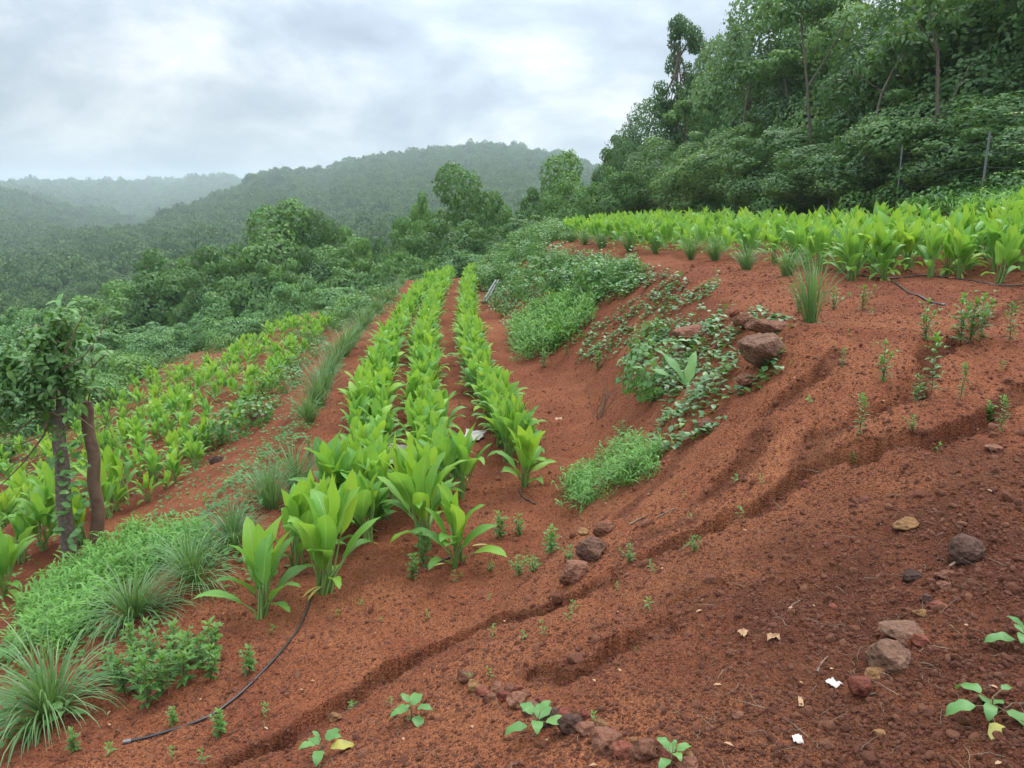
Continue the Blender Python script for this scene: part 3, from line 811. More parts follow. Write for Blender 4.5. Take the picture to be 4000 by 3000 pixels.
# --- low bush made of oval leaves
def make_bush(seed, rad=.5, h=.6, n=700, leaf=.06, mt='creep', wl=.42):
    r = np.random.default_rng(seed); mb = MB()
    lobes = [((0, 0, h * .35), (rad * .7, rad * .7, h * .6))]
    for i in range(6):
        a = r.uniform(0, 6.28); q = rad * r.uniform(.3, .5)
        lobes.append(((math.cos(a) * rad * .6, math.sin(a) * rad * .6, h * r.uniform(.2, .7)), (q, q, q * .8)))
    P, N, k = lobe_cloud(lobes, n, r, .2, inner=.25)
    ok = P[:, 2] > -.02; P, N = P[ok], N[ok]
    tint = np.clip(r.normal(.42, .2, len(P)) + .25 * (P[:, 2] / h - .5), 0, 1)
    D = nrm(nrm(np.cross(N, r.normal(size=P.shape))) + N * .5 + [0, 0, -.1])
    blades(mb, P, D, leaf * r.uniform(.6, 1.3, len(P)), leaf * wl * .8, R(40), fold=.25, prof='ovate', nt=4, tint=tint, upn=nrm(N + [0, 0, .8]), r=r)
    return mb.mesh('bush', [M[mt]])

# --- instanced cover that nobody could count
def protos(name, meshes):
    c = bpy.data.collections.new(name)
    for i, me in enumerate(meshes):
        c.objects.link(bpy.data.objects.new(f'{name}_{chr(97 + i)}', me))
    return c, len(meshes)

def scatter(name, pc, P, rot, scl, label, r=rng, kind='stuff'):
    c, k = pc; n = len(P)
    pm = bpy.data.meshes.new(name); pm.vertices.add(n); pm.vertices.foreach_set('co', np.asarray(P, np.float32).ravel())
    pm.attributes.new('rot', 'FLOAT_VECTOR', 'POINT').data.foreach_set('vector', np.asarray(rot, np.float32).ravel())
    s3 = np.asarray(scl, np.float32); s3 = np.repeat(s3[:, None], 3, 1) if s3.ndim == 1 else s3
    pm.attributes.new('scl', 'FLOAT_VECTOR', 'POINT').data.foreach_set('vector', s3.ravel())
    pm.attributes.new('idx', 'INT', 'POINT').data.foreach_set('value', r.integers(0, k, n).astype(np.int32))
    o = link(name, pm)
    ng = bpy.data.node_groups.new(name + '_scatter', 'GeometryNodeTree')
    ng.interface.new_socket('Geometry', in_out='INPUT', socket_type='NodeSocketGeometry')
    ng.interface.new_socket('Geometry', in_out='OUTPUT', socket_type='NodeSocketGeometry')
    Nn = ng.nodes; L = ng.links
    gi = Nn.new('NodeGroupInput'); go = Nn.new('NodeGroupOutput'); ip = Nn.new('GeometryNodeInstanceOnPoints'); ci = Nn.new('GeometryNodeCollectionInfo')
    ci.inputs['Collection'].default_value = c; ci.inputs['Separate Children'].default_value = True; ci.inputs['Reset Children'].default_value = True
    ip.inputs['Pick Instance'].default_value = True
    def at(nm, t):
        x = Nn.new('GeometryNodeInputNamedAttribute'); x.data_type = t; x.inputs['Name'].default_value = nm; return x.outputs['Attribute']
    e = Nn.new('FunctionNodeEulerToRotation'); L.new(at('rot', 'FLOAT_VECTOR'), e.inputs[0]); L.new(e.outputs[0], ip.inputs['Rotation'])
    L.new(at('scl', 'FLOAT_VECTOR'), ip.inputs['Scale']); L.new(at('idx', 'INT'), ip.inputs['Instance Index'])
    L.new(gi.outputs[0], ip.inputs['Points']); L.new(ci.outputs[0], ip.inputs['Instance']); L.new(ip.outputs[0], go.inputs[0])
    md = o.modifiers.new('scatter', 'NODES'); md.node_group = ng
    tag(o, label, name.replace('_', ' '), kind=kind)
    return o

def inpoly(u, v, poly):
    c = np.zeros(u.shape, bool); n = len(poly); j = n - 1
    for i in range(n):
        xi, yi = poly[i]; xj, yj = poly[j]
        c ^= ((yi > v) != (yj > v)) & (u < (xj - xi) * (v - yi) / (yj - yi + 1e-12) + xi)
        j = i
    return c

def region(poly, per_m2, feather=18, r=rng, off=0.0, cap=60000):
    """random ground points whose place in the photo lies inside the outline"""
    e = march([p[0] for p in poly], [p[1] for p in poly])
    x0, y0 = e[:, :2].min(0) - .3; x1, y1 = e[:, :2].max(0) + .3
    n = min(int((x1 - x0) * (y1 - y0) * per_m2), 900000)
    x = r.uniform(x0, x1, n); y = r.uniform(y0, y1, n)
    z = Hs(x, y)
    u, v, d = project(np.stack([x, y, z + off], -1))
    u = u + feather * fbm(x * 2.3, y * 2.3, 3); v = v + feather * fbm(x * 2.3 + 30, y * 2.3, 3)
    m = inpoly(u, v, poly)
    x, y = x[m][:cap], y[m][:cap]
    return np.stack([x, y, H(x, y)], -1)

def rz(n, r=rng, tilt=.15):
    return np.stack([r.normal(0, tilt, n), r.normal(0, tilt, n), r.uniform(0, 6.28, n)], -1)
# ================================================================== build
build_ground(); build_world(); build_haze(.00038)
def at(u, D):                       # the point of photo column u at forward distance D
    return (u * S - 512) / F * D * CP, D
def ztop(v, D):
    a, b, c = ray(0, v); return float(c / b * D)

# ------------------------------------------------------------------ far woods (uncountable)
def far_points(r0, r1, ks, smin, r):
    out = []; q = r0
    while q < r1:
        s = max(smin, q * ks)
        n = int(2 * R(39) * q / s)
        a = np.linspace(-R(39), R(39), n) + r.normal(0, .3 * s / q, n)
        out.append(np.stack([np.sin(a) * (q + r.normal(0, .3 * s, n)), np.cos(a) * (q + r.normal(0, .3 * s, n)), np.full(n, s)], -1))
        q += s
    return np.concatenate(out)
rr = np.random.default_rng(5)
farm = []
for i in range(5):
    cr, _ = make_crown(100 + i, 2.1, 1.65, .1, 'dome', .17, 900, M['far'], limbs=False, rough=.2, wl=.42)
    farm.append(cr)
pf = protos('far_crown', farm)
fp = far_points(185, 2500, .0085, 5.5, rr)
x, y, s = fp.T
z = H(x, y)
sc_ = s * np.clip(rr.lognormal(math.log(.54), .26, len(s)), .28, .85) * (1 + .25 * fbm(x / 60, y / 60, 2))
hz = sc_ * rr.uniform(.8, 1.5, len(s))
scatter('hillside_forest', pf, np.stack([x, y, z + np.clip(5.5 - sc_ * 1.2, 0, 4)], -1), rz(len(x), rr, .08), np.stack([sc_, sc_, hz], -1), 'dense hazy forest covering the distant hills and ridges', rr)
midm = []
for i in range(5):
    cr, _ = make_crown(120 + i, 6, 5.5, .2, ['dome', 'dome', 'dome', 'dome', 'dome'][i], .26, 4200, M['far'], limbs=False, rough=.22)
    midm.append(cr)
pm_ = protos('valley_crown', midm)
fp = far_points(62, 195, .03, 3.2, rr); x, y, s = fp.T
keep = (x < 16 + (y - 60) * .1) & (rr.random(len(x)) < .9)
x, y = x[keep], y[keep]
sv = rr.uniform(.55, 1.15, len(x)) * (.8 + .2 * sm(60, 150, y))
scatter('valley_forest', pm_, np.stack([x, y, H(x, y) - .5], -1), rz(len(x), rr, .06), sv, 'dark green valley woodland between the field edge and the hills', rr)

# ------------------------------------------------------------------ trees that stand apart, centre and left
V_ = []
for i, (k, w, h, z0, n) in enumerate([('dome', 5, 5, .1, 9000), ('dome', 6, 5.5, .1, 11000), ('column', 5, 8, .1, 13000), ('column', 5.5, 9, .3, 14000), ('cone', 4, 4.2, .1, 7000), ('dome', 5, 3.6, .05, 8000)]):
    cr, wd = make_crown(200 + i, w, h, z0, k, .21, int(n * .8), M['vine'], rough=.2)
    V_.append((cr, wd, w, h))
vt = tree_tool(V_)
VM = []
for i, (k, w, h, n) in enumerate([('cone', 4, 4.2, 6500), ('dome', 5, 3.4, 8000), ('dome', 4.4, 3.0, 7000)]):
    cr, wd = make_crown(240 + i, w, h, .05, k, .19, n, M['vinelight'], rough=.16, wl=.4); VM.append((cr, wd, w, h))
vm = tree_tool(VM)
GV = 'vine covered trees at the field edge'
MIDT = [  # name, variant, u, v_top, width in display px, D, label
 ('vine_covered_tree', 2, 612, 425, 150, 54, 'tallest vine covered tree left of the field, square shouldered, standing against the hill'),
 ('vine_covered_tree', 3, 668, 448, 95, 57, 'narrow vine covered tree on the right flank of the tallest left one'),
 ('vine_covered_tree', 0, 505, 520, 130, 52, 'rounded vine covered tree under the left shoulder of the tallest tree'),
 ('vine_covered_tree', 1, 385, 520, 165, 58, 'broad dark dome tree second from the left below the hazy ridge'),
 ('vine_covered_tree', 5, 575, 545, 150, 49, 'wide mass of vines hanging below the tallest tree on the left'),
 ('vine_covered_tree', 1, 690, 520, 140, 52, 'bushy vine covered tree right below the tallest left tree'),
 ('vine_covered_tree', 0, 765, 478, 110, 62, 'small round tree on the skyline of the valley wood between the two tall groups'),
 ('vine_covered_tree', 5, 780, 545, 130, 48, 'low spreading vine tree behind the far end of the left turmeric row'),
 ('vine_covered_tree', 1, 330, 575, 150, 56, 'dark rounded tree overlapping the left side of the broad dark dome tree'),
 ('vine_covered_tree', 0, 455, 560, 110, 50, 'rounded tree filling the dip right of the broad dark dome tree'),
 ('vine_covered_tree', 1, 840, 500, 100, 56, 'soft green tree between the left tree group and the small dome tree'),
 ('vine_mound', 4, 440, 622, 120, 40, 'pointed cone shaped mound of light green vines in the left valley'),
 ('vine_mound', 5, 620, 592, 140, 38, 'rounded mound of vines below the tallest tree on the left'),
 ('vine_mound', 5, 715, 640, 110, 34, 'grey green leafy mound at the top end of the lower terrace'),
 ('vine_mound', 0, 540, 660, 90, 36, 'small dark vine mound between the cone and the rounded mound'),
 ('vine_covered_tree', 0, 903, 400, 78, 60, 'small dome tree just left of the big dome in the middle distance'),
 ('vine_covered_tree', 2, 1012, 348, 140, 58, 'big bell shaped vine covered tree in the centre with hill behind'),
 ('vine_covered_tree', 1, 1040, 400, 150, 59, 'wide green tree behind the sloping shoulder of the bell shaped tree'),
 ('vine_covered_tree', 0, 1068, 430, 80, 54, 'sloping right shoulder tree joined to the big bell shaped one'),
 ('vine_covered_tree', 1, 888, 458, 120, 52, 'light green rounded tree left of the terrace end under the small dome'),
 ('vine_covered_tree', 1, 972, 462, 165, 46, 'broad glossy dome of vines right above the end of the turmeric rows'),
 ('vine_covered_tree', 5, 885, 534, 95, 42, 'round shrubby vine tree above the left rows at the terrace end'),
 ('vine_covered_tree', 5, 845, 568, 70, 40, 'smallest round vine shrub beside the upper left of the turmeric rows'),
 ('vine_mound', 5, 1010, 535, 130, 41, 'low tangle of vines closing the end of the middle terrace'),
 ('vine_covered_tree', 5, 1090, 480, 120, 46, 'loose grey green vine mass right of the broad dome'),
 ('vine_covered_tree', 0, 1170, 395, 95, 52, 'dark round tree at the left foot of the right hand forest'),
 ('vine_covered_tree', 2, 1235, 318, 120, 55, 'leafy tree with ragged top where the right forest begins to climb'),
 ('vine_covered_tree', 1, 1250, 380, 120, 48, 'rounded dark tree below the ragged topped one at the forest edge'),
 ('vine_covered_tree', 0, 1335, 350, 105, 40, 'very dark rounded vine dome beside the fence end'),
 ('vine_covered_tree', 5, 1160, 455, 130, 42, 'low vine thicket beyond the far tip of the upper turmeric field'),
 ('vine_covered_tree', 1, 250, 600, 180, 62, 'wide hazy tree crown in the left valley behind the cone shaped mound'),
 ('vine_covered_tree', 0, 120, 640, 170, 52, 'rounded dark tree behind the sapling at the left edge'),
 ('vine_mound', 5, 320, 690, 150, 40, 'flat topped leafy mound left of the cone shaped mound'),
 ('vine_mound', 5, 300, 745, 110, 30, 'dark green vine mound just above the lowest terrace'),
 ('vine_mound', 0, 385, 745, 90, 31, 'small vine mound at the head of the lowest turmeric patch'),
 ('vine_mound', 5, 150, 700, 170, 36, 'broad leafy thicket right behind the sapling crown'),
 ('vine_mound', 5, 30, 650, 160, 44, 'leafy thicket at the far left edge below the valley wood'),
 ('vine_mound', 5, 500, 720, 100, 33, 'low leafy mound between the cone and the lower terrace top'),
]
for i, (nm, v, u, vtp, w, D, lab) in enumerate(MIDT):
    x, y = at(u, D); h = ztop(vtp, y) - Hp(x, y)
    (vt if nm == 'vine_covered_tree' else vm)(nm, v if nm == 'vine_covered_tree' else (0 if v == 4 else 1 + i % 2), x, y, w * S / F * D * (1.0 if nm == 'vine_mound' else 1.6 if u < 800 else 1.35), max(h, 1.2), i * 1.7, lab, GV if nm == 'vine_covered_tree' else 'vine mounds in the valley', 'tree' if nm == 'vine_covered_tree' else 'vine mound')

# ------------------------------------------------------------------ forest behind the fence on the right
O_ = []
for i, (k, w, h, z0, n, leaf) in enumerate([('column', 6, 11, .8, 21000, .19), ('dome', 7, 10, 1.0, 22000, .19), ('column', 5.5, 12, 1.2, 20000, .18), ('dome', 6.5, 9, .3, 21000, .20), ('open', 5.5, 12, 4.5, 6500, .22)]):
    cr, wd = make_crown(300 + i, w, h, z0, k, leaf, n, M['tree'], rough=.26, nlobes={0: 14, 1: 15, 2: 14, 3: 14, 4: 46}[i])
    O_.append((cr, wd, w, h))
ot = tree_tool(O_)
GF = 'forest trees behind the wire fence'
FOR_ = [
 (4, 1458, 15, 105, 46, 'slender open crowned tree standing clear against the sky at the left end of the forest'),
 (3, 1505, 120, 120, 45, 'leafy tree filling below the slender open crowned one'),
 (0, 1400, 205, 150, 46, 'lower rounded tree stepping down from the slender open crowned tree'),
 (3, 1345, 255, 120, 50, 'outermost low tree where the forest slopes down to the hills'),
 (0, 1420, 290, 130, 40, 'dark leafy tree below the low stepping trees behind the fence start'),
 (0, 1625, -60, 230, 40, 'tall ragged topped tree just right of the notch of sky'),
 (1, 1565, 20, 150, 43, 'hazy column of leaves right of the notch of sky'),
 (4, 1700, -70, 200, 36, 'tall thin crowned tree that lets sky through, left of centre in the forest wall'),
 (1, 1560, 250, 200, 36, 'broad leafy tree low in the left part of the forest wall'),
 (4, 1760, -60, 230, 38, 'tall sparse crowned tree at the top of the picture in mid forest'),
 (2, 1750, 60, 220, 34, 'upright leafy tree with the long pale trunk in mid forest'),
 (3, 1680, 240, 220, 31, 'dark understorey tree behind the fence in mid forest'),
 (1, 1840, -40, 280, 32, 'large tree with yellowish top leaves right of mid forest'),
 (3, 1800, 280, 240, 27, 'understorey tree with dark hollows right of mid forest'),
 (0, 1930, -90, 300, 28, 'tall vine hung tree right of the yellow topped one'),
 (3, 1900, 220, 260, 25, 'leafy tree behind the tallest fence post'),
 (1, 2050, -160, 360, 26, 'high dark tree whose crown leaves the top of the picture'),
 (3, 2010, 150, 300, 23, 'bright leaved tree behind the right hand fence post'),
 (2, 2150, -200, 400, 24, 'bright green tree reaching over the top right corner'),
 (3, 2130, 200, 300, 21, 'dense tree in the lower right of the forest wall'),
 (1, 2270, -220, 450, 22, 'tree at the right edge of the forest wall, cut by the frame'),
 (3, 2240, 150, 330, 19.5, 'nearest tree of the forest wall, at the right edge'),
 (0, 1990, -60, 330, 34, 'background tree filling the gap above the right fence post'),
 (1, 1700, 130, 230, 44, 'background tree filling the gap behind the long pale trunk'),
 (1, 1880, 60, 280, 40, 'background tree behind the yellow topped tree'),
 (0, 1490, 300, 150, 37, 'slim dark tree behind the first fence posts'),
 (1, 2180, -60, 400, 31, 'background tree behind the bright green corner tree'),
]
for i, (v, u, vtp, w, D, lab) in enumerate(FOR_):
    x, y = at(u, D); h = ztop(vtp, y) - Hp(x, y)
    ot('forest_tree', v, x, y, w * S / F * D * 1.15, h, i * 2.3, lab, GF)
for i, (u, D, hh, ln, lab) in enumerate([(1700, 33, 5.5, .5, 'thin grey stem leaning left in the middle of the forest wall'), (1590, 36, 6, -.3, 'slim dark stem near the left end of the fence'), (1480, 40, 5, .2, 'dark upright stem at the first fence posts'), (1860, 24, 4.5, -.6, 'thin stem leaning right among the leaves left of the tallest fence post'), (2010, 21.5, 5, .5, 'thin leaning stem between the two right fence posts')]):
    x, y = at(u, D); wb = MB(); tube(wb, [(0, 0, -.3), (-.1 * ln, 0, hh * .4), (-.5 * ln, 0, hh * .75), (-1.3 * ln, 0, hh)], [.06, .05, .04, .02], 7); tube(wb, [(-.1 * ln, 0, hh * .4), (.5, -.2, hh * .7)], [.025, .01], 5); tube(wb, [(-.5 * ln, 0, hh * .75), (-.9, -.2, hh * .9)], [.02, .01], 5)
    e = empty('young_tree', (x, y, Hp(x, y))); tag(e, lab, 'tree', 'thin stems at the forest edge'); link('trunk', wb.mesh('trunk', [M['bark']]), e)
    cr, _ = make_crown(360 + i, 2.2, 1.6, .2, 'open', .18, 700, M['tree'], limbs=False, nlobes=16); link('crown', cr, e, (-1.2 * ln, 0, hh - 1))
# pale long trunk seen in the forest
wb = MB(); x, y = at(1745, 29)
tube(wb, [(0, 0, -.3), (-.05, 0, 2.2), (-.35, 0, 4.2), (-.75, .1, 6.6)], [.06, .055, .045, .03], 8)
tube(wb, [(-.35, 0, 4.2), (.3, .2, 5.2), (.9, .2, 6.4)], [.03, .025, .02], 6)
e = empty('bare_trunk_tree', (x, y, Hp(x, y))); tag(e, 'long pale bare trunk rising in the forest behind the fence', 'tree')
link('trunk', wb.mesh('trunk', [M['bark']]), e)
cr, _ = make_crown(350, 3, 2.2, .2, 'open', .16, 1500, M['tree'], limbs=False); link('crown', cr, e, (-.6, .3, 5.6))

# undergrowth covering the forest floor and the valley edge
bushes = [make_bush(400 + i, .75, .75, 1000, .10, 'vine') for i in range(3)] + [make_bush(404, .75, .6, 1100, .09, 'creep')]
pb = protos('undergrowth_clump', bushes)
r = np.random.default_rng(21)
def strip(x0, x1, y0, y1, den, cond):
    n = int((x1 - x0) * (y1 - y0) * den); x = r.uniform(x0, x1, n); y = r.uniform(y0, y1, n)
    m = cond(x, y); return x[m], y[m]
xs = []; ys = []
lowe = lambda y: np.interp(y, SY, SX[:, 2]) + .5
for a in (strip(-45, 4, 6, 62, 1.1, lambda x, y: (x < lowe(y)) & (np.abs(x) < y * .72 + 2)),
          strip(-16, 14, 36.5, 62, 1.1, lambda x, y: (y > 38 + .25 * np.abs(x + 3)) & (x < 9)),
          strip(8.8, 30, 6, 60, 1.8, lambda x, y: (x > np.interp(y, [0, 12, 22, 40, 60], [12.0, 11.2, 10.4, 9.2, 8])) & (x < y * .72 + 2)),
          strip(5.5, 12, 26, 46, 1.0, lambda x, y: (x > np.interp(y, [26, 36, 46], [9.6, 7.5, 3])))):
    xs.append(a[0]); ys.append(a[1])
x = np.concatenate(xs); y = np.concatenate(ys)
scatter('undergrowth', pb, np.stack([x, y, H(x, y) - .1], -1), rz(len(x), r, .12), r.uniform(.55, 1.35, len(x)) * (1 + .35 * fbm(x * .3, y * .3, 2)), 'tangled green undergrowth covering the forest floor and the valley edge', r)

# ------------------------------------------------------------------ fence
f = empty('wire_fence', (11, 15, Hp(11, 15))); tag(f, 'wire mesh fence on grey steel posts along the forest edge', 'fence')
fx, fy, fz = f.location
PST = []
for (u, D) in [(2300, 15), (2117, 18), (1937, 21.5), (1790, 25), (1722, 28.5), (1640, 31.5), (1566, 34.5), (1505, 38), (1440, 42)]:
    x, y = at(u, D); PST.append((x, y, Hp(x, y)))
for i, (x, y, z) in enumerate(PST):
    b = MB(); hh = 1.75
    for dx, w in ((0, .024), (.02, .01)):
        V = np.array([(sx * w / 2 + dx, sy * .035 / 2, zz) for zz in (-.2, hh) for sx in (-1, 1) for sy in (-1, 1)], float)
        b.add(V, np.array([[0, 1, 3, 2], [4, 6, 7, 5], [0, 4, 5, 1], [2, 3, 7, 6], [0, 2, 6, 4], [1, 5, 7, 3]]))
    link('post', b.mesh('post', [M['metal']], False), f, (x - fx, y - fy, z - fz), (0, R(1.5 - i % 3), .3 * i))
b = MB()
for k in range(len(PST) - 1):
    a, c = np.array(PST[k]), np.array(PST[k + 1])
    for hh in (.1, .4, .7, 1.0, 1.3, 1.55):
        ts = np.linspace(0, 1, 5)[:, None]; P = a + (c - a) * ts + [0, 0, hh] - np.array([0, 0, .05]) * np.sin(np.pi * ts)
        tube(b, P - [fx, fy, fz], .002, 3, cap=False)
    n = int(np.linalg.norm(c - a) / .3)
    for j in range(1, n):
        p = a + (c - a) * j / n; tube(b, np.array([p + [0, 0, .1], p + [0, 0, 1.5]]) - [fx, fy, fz], .0012, 3, cap=False)
link('wire', b.mesh('wire', [M['metal']]), f)

# ------------------------------------------------------------------ turmeric
NT = 10
TP = [make_turmeric(500 + i, 11 + i % 6, hgt=1 + .06 * (i % 3 - 1), nt=9) for i in range(NT)]

def wz(pts, z): return np.array([W(u, v, z) for u, v in pts])
def along(P, step, r, jit, t0=0):
    P = np.asarray(P, float); L = np.concatenate([[0], np.cumsum(np.hypot(*np.diff(P, axis=0).T))])
    s = np.arange(t0, L[-1], step) ; s = s + r.normal(0, step * .2, len(s))
    return np.stack([np.interp(s, L, P[:, 0]), np.interp(s, L, P[:, 1])], 1) + r.normal(0, jit, (len(s), 2)), s
r = np.random.default_rng(31)
TUR = []      # (x, y, scale, row)
rows = {
 'left': wz([(715, 1160), (760, 1050), (782, 960), (798, 870), (815, 790), (840, 720), (868, 670), (905, 620), (940, 588)], -2.62),
 'middle': wz([(905, 1090), (935, 1010), (928, 940), (922, 870), (915, 800), (912, 740), (925, 680), (942, 625), (968, 582)], -2.62),
 'right': wz([(1120, 950), (1095, 890), (1062, 830), (1035, 780), (1018, 730), (1008, 680), (1010, 630), (1018, 580)], -2.62),
}
first = {'left': [(570, 1330, 1.0), (700, 1280, 1.1), (640, 1225, 1.0), (790, 1170, 1.0), (728, 1110, 1.05), (830, 1120, .9)], 'middle': [(985, 1218, .95), (925, 1180, 1.15), (1000, 1075, .9)], 'right': [(1130, 1052, .92)]}
for k, P in rows.items():
    for u, v, s in first[k]:
        x, y = G(u, v); TUR.append((x, y, s, k))
    for side in (-1, 1):
        q, s = along(P, .31, r, .05, t0={'left': .75, 'middle': .8, 'right': .3}[k] + (.18 if side > 0 else 0))
        q[:, 0] += side * np.interp(q[:, 1], [6, 12], [.14, .085])
        for x, y in q:
            if r.random() > .04: TUR.append((x, y, r.uniform(.64, .94) * float(np.interp(y, [8, 16], [1, .9])), k))
# upper field: front row follows the crest, further rows behind it
fr = wz([(2330, 625), (2212, 618), (2150, 615), (2060, 600), (1975, 603), (1850, 606), (1780, 585), (1700, 570), (1600, 560), (1500, 548), (1400, 536), (1300, 520), (1215, 502)], -1.02)
for j in range(7):
    P = fr + np.array([.30, .42]) * j * 1.5 * np.linspace(1, 1.5, len(fr))[:, None]
    if j: P[:, 0] += 0
    q, s = along(P, .42 if j else .45, r, .08, t0=.1)
    for x, y in q:
        if abs(x) < y * .7 + .4: TUR.append((x, y, r.uniform(.78, 1.06) if j else r.uniform(.8, 1.02), 'upper%d' % j))
# lower terraces on the left
for lab, z, pts, offs, st in [
  ('lower', -3.8, [(262, 1065), (330, 985), (400, 925), (470, 880), (540, 820), (600, 765), (660, 715), (700, 680)], (0, -.6, .5, -1.15), .34),
  ('lowest', -4.8, [(10, 1230), (60, 1130), (150, 1040), (230, 960), (300, 900), (400, 830), (500, 775)], (0, -.7, .7, -1.4, -2.1), .36)]:
    P = wz(pts, z)
    for o in offs:
        q, s = along(P + [o, 0], st, r, .12, t0=.1)
        for x, y in q:
            if perlin(np.array([x * .6]), np.array([y * .45]))[0] > -.28: TUR.append((x, y, r.uniform(.42, .72), lab))
for u, v in [(12, 1290), (90, 1190), (40, 1215), (180, 1180), (235, 1120), (60, 1100), (270, 1080), (110, 1130)]:
    x, y = G(u, v); TUR.append((x, y, .95, 'lower'))
TUR = [t for t in TUR if t[1] > 3]
# the 300 nearest stand as things of their own, the rest of the field is one mass
vis = []
for t in TUR:
    u, v, d = project([t[0], t[1], -2]); hid = t[3].startswith('upper') and t[3][-1] > '2'
    vis.append(d * (1.8 if hid else 1) if -60 < u < 2270 else 999)
order = np.argsort(vis); near = set(order[:296].tolist())
LBL = {'left': 'left of the three rows on the middle terrace', 'middle': 'middle one of the three rows on the middle terrace', 'right': 'right hand row of the middle terrace',
       'lower': 'terrace below the lemongrass edge on the left', 'lowest': 'lowest terrace at the left', 'upper0': 'front row of the upper field', 'upper': 'upper field behind its front row'}
ORD = ['nearest', 'second nearest', 'third nearest', 'fourth nearest', 'fifth nearest', 'sixth nearest']
cnt = {}
EXPL = {('left', 0): 'low broad turmeric plant at the very front of the rows, left of the hose end', ('left', 1): 'large turmeric plant beside the top of the black hose',
        ('left', 2): 'turmeric plant squeezed behind the two front plants of the left row', ('middle', 0): 'turmeric plant with yellow withered leaves at the near end of the middle row',
        ('middle', 1): 'tall wide leaved turmeric plant just left behind the yellow withered one', ('right', 0): 'turmeric plant at the near end of the right row with drooping base leaves'}
byrow = sorted(near, key=lambda i: TUR[i][1])
base_obj = {}
rest = []
for i in byrow:
    x, y, s, row = TUR[i]; rk = row if row in LBL else 'upper'
    k = cnt.get(rk, 0); cnt[rk] = k + 1
    if (rk, k) in EXPL: lab = EXPL[(rk, k)]
    elif k < 6 and rk in ('left', 'middle', 'right'): lab = f'{ORD[k]} turmeric plant of the {LBL[rk]}'
    elif rk == 'upper0': lab = 'broad leaved turmeric plant in the front row of the upper field'
    elif rk == 'upper': lab = 'turmeric plant crowded in the upper field behind its front row'
    elif rk in ('lower', 'lowest'): lab = f'turmeric plant growing on the {LBL[rk]}'
    else: lab = f'crowded turmeric plant further up the {LBL[rk]}'
    v = int(r.integers(NT)) if k > 3 or rk not in ('left', 'middle', 'right') else (4, 5, 4, 5)[k]; s = s * (1.0 if (rk, k) in EXPL else 1)
    if v not in base_obj:
        e = empty('turmeric_plant', (0, 0, 0)); link('stalks', TP[v][1], e); link('leaves', TP[v][0], e); (TP[v][2] and link('withered_leaves', TP[v][2], e)); base_obj[v] = e; o = e
    else: o = copy_tree(base_obj[v])
    o.location = (x, y, Hp(x, y) - .01); o.rotation_euler = (r.normal(0, .1), r.normal(0, .1), r.uniform(0, 6.28)); s *= 1.0; o.scale = (s, s, s * r.uniform(.92, 1.08))
    tag(o, lab, 'turmeric plant', {'upper': 'turmeric plants in the upper field', 'lower': 'turmeric plants on the lower left terrace'}.get(rk, 'turmeric plants of the ' + LBL[rk]))
def joined(i):
    l, s, _ = make_turmeric(540 + i, 11, nt=6); return l
pt = protos('turmeric', [joined(i) for i in range(5)])
o_ = [i for i in range(len(TUR)) if i not in near and vis[i] < 900]
x = np.array([TUR[i][0] for i in o_]); y = np.array([TUR[i][1] for i in o_]); s = np.array([TUR[i][2] for i in o_])
scatter('turmeric_crop', pt, np.stack([x, y, H(x, y)], -1), rz(len(x), r, .06), s, 'far part of the turmeric crop merging into one green mass', r)
print('TURMERIC', len(TUR), len(o_), cnt)
# ------------------------------------------------------------------ lemongrass
LG = [make_lemongrass(600, 230, .72, 1.15, 1.15), make_lemongrass(601, 190, .66, 1.0, 1.0), make_lemongrass(602, 150, .7, .6, .6), make_lemongrass(603, 110, .75, .45, .4)]
lg0 = {}
def lemongrass(v, x, y, s, lab, grp, sz=1.0):
    if v not in lg0:
        o = link('lemongrass_clump', LG[v]); lg0[v] = o
    else: o = lg0[v].copy(); C.objects.link(o)
    o.location = (x, y, Hp(x, y) - .02); o.scale = (s, s, s * sz); o.rotation_euler = (0, 0, rng.uniform(0, 6.28)); tag(o, lab, 'lemongrass', grp)
GE = 'lemongrass clumps along the left edge of the middle terrace'; GU = 'lemongrass clumps along the crest of the upper field'
for v, u, vv, s, lab in [(0, 108, 1535, 1.0, 'largest lemongrass clump, spreading at the lower left corner'), (0, 290, 1335, .92, 'second lemongrass clump from the bottom, beside the leafy green cover'),
   (1, 418, 1262, .95, 'upright lemongrass clump just left of the front turmeric plant'), (1, 505, 1180, .85, 'lemongrass clump half behind the upright one left of the turmeric'),
   (2, 585, 1100, .95, 'thin lemongrass clump level with the left turmeric row start'), (2, 640, 1060, 1.0, 'lemongrass clump touching the left turmeric row')]:
    x, y = G(u, vv); lemongrass(v, x, y, s, lab, GE)
for u, vv in [(668, 915), (690, 880), (705, 842), (716, 815), (728, 790), (745, 770), (758, 752), (770, 735), (785, 712), (800, 695), (815, 678), (832, 655), (850, 637), (868, 618), (885, 603)]:
    x, y = G(u, vv); lemongrass(3 if vv > 780 else 2, x, y, rng.uniform(.85, 1.15), 'thin lemongrass clump in the line along the far left terrace edge', GE)
x, y = G(1750, 693); lemongrass(3, x, y, .8, 'tall lemongrass clump standing alone on the bare crest in front of the upper field', GU, 1.35)
for u, vv in [(1700, 598), (1612, 580), (1545, 566), (1492, 560), (1415, 548), (1360, 545), (1300, 536), (1262, 530), (1232, 523), (1200, 515), (1180, 508), (1165, 503)]:
    x, y = G(u, vv); lemongrass(2, x, y, rng.uniform(.8, 1.0), 'lemongrass clump in the row in front of the upper turmeric field', GU)

